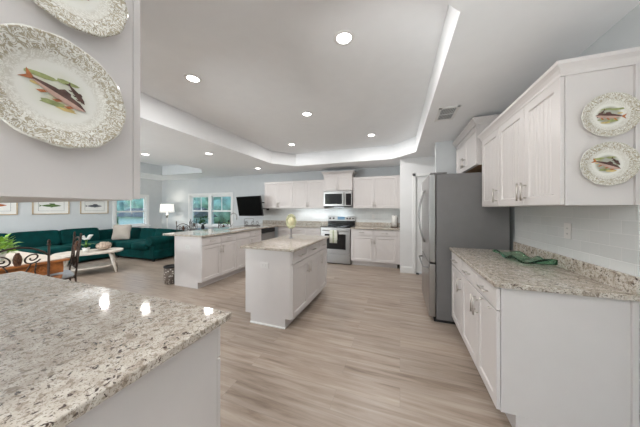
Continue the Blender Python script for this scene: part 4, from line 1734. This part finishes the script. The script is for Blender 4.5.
t = thing('potted_plant', 'bright green leafy plant on the orange wood table at the left photo edge', 'plant', (-4.52, 1.17, 0.738))
MB().lathe([(0.0005, 0), (0.06, 0), (0.085, 0.11), (0.078, 0.11), (0.07, 0.09), (0.0005, 0.09)], 24).build('pot', POT, t)
leafy(t, 190, 0.13, 0.20, 0.08, LEAF, 0.065)


def window_table():
    t = thing('bistro_table', 'dark round table by the back window ringed by iron chairs', 'table', (-5.68, 5.22, 0))
    MB().lathe([(0.0005, 0.725), (0.42, 0.725), (0.43, 0.735), (0.42, 0.75), (0.0005, 0.75)], 40).build('table_top', DARKWOOD, t)
    MB().lathe([(0.0005, 0.0), (0.26, 0.0), (0.24, 0.03), (0.05, 0.07), (0.04, 0.4), (0.06, 0.69), (0.16, 0.725), (0.0005, 0.725)], 24).build('pedestal', DARKWOOD, t)
    p = thing('potted_plant', 'small dark green plant in a vase on the dark window table', 'plant', (-5.66, 5.16, 0.75))
    MB().lathe([(0.0005, 0), (0.04, 0), (0.055, 0.05), (0.03, 0.12), (0.035, 0.14), (0.0005, 0.13)], 18).build('vase', BLACKM, p)
    leafy(p, 80, 0.10, 0.24, 0.12, LEAFD, 0.08)


window_table()


def basket():
    t = thing('storage_basket', 'mottled round basket with dark lining on the floor beside the peninsula end', 'basket', (-3.985, 2.93, 0))
    MB().lathe([(0.0005, 0), (0.105, 0), (0.115, 0.15), (0.112, 0.30), (0.104, 0.30), (0.10, 0.02), (0.0005, 0.02)], 28).build('shell', BASKET, t)
    MB().lathe([(0.0005, 0.26), (0.098, 0.26), (0.104, 0.315), (0.118, 0.315), (0.118, 0.295), (0.113, 0.29), (0.110, 0.32), (0.0005, 0.27)][:6], 28).build('lining', BLACKM, t)


basket()

# ------------------------------------------------------------------ outdoors
g = MB().box(-40, 20, 6.10, 45, -0.35, -0.3)
g.box(-45, -8.75, -20, 6.10, -0.35, -0.3)
g.box(-8.75, 20, -20, -2.65, -0.35, -0.3)
struct(g.build('ground', GRASS))


def tree(x, y, h, r, label):
    t = thing('tree', label, 'tree', (x, y, -0.3), 0, 'trees beyond the windows')
    MB().tube([(0, 0, 0), (0.1, 0, h * 0.35), (0, 0.1, h * 0.6)], [0.18, 0.13, 0.06], 10).build('trunk', BARK, t)
    c = MB()
    for i in range(26):
        a = random.uniform(0, 2 * PI)
        rr = r * random.random() ** 0.5 * 0.75
        z = h * random.uniform(0.12, 0.9)
        c.blob((rr * math.cos(a), rr * math.sin(a), z), r * random.uniform(0.28, 0.5), seg=10, rings=7, jit=0.16)
    c.build('crown', TREEG, t)


h_ = thing('hedge', 'long dense green hedge seen through the living room windows', 'hedge', (-18, 15.5, -0.3))
hb = MB()
for i in range(60):
    hb.blob((-16 + i * 0.55, 1.0 + 1.0 * math.sin(i * 0.7), random.uniform(0.8, 3.6)), random.uniform(1.0, 1.6), seg=9, rings=6, jit=0.18)
for i in range(34):
    hb.blob((-17.5 + 0.8 * math.sin(i), -i * 0.5, random.uniform(0.8, 3.6)), random.uniform(1.0, 1.6), seg=9, rings=6, jit=0.18)
hb.build('foliage', TREEG, h_)
for i, (x, y) in enumerate(((-14.0, 20.5), (-20.5, 23), (-26, 24), (-8.5, 22), (-33, 26), (-42, 11.5), (-43, 20), (-17, 29))):
    tree(x, y, random.uniform(5, 7), random.uniform(2.0, 2.6), 'bluish green tree seen through the living room windows')


def house():
    t = thing('neighbor_house', 'blue grey house with dark roof seen through the back window', 'house', (-14.5, 10.2, -0.3))
    MB().box(-3.2, 3.2, -0.8, 0.8, 0, 1.15).build('wall', SIDING, t)
    m = MB().prism([(-1.0, 1.15), (1.0, 1.15), (0, 1.7)], -3.5, 3.5)
    m.v = [(z, x, y) for (x, y, z) in m.v]
    m.build('roof', DARKROOF, t)


house()
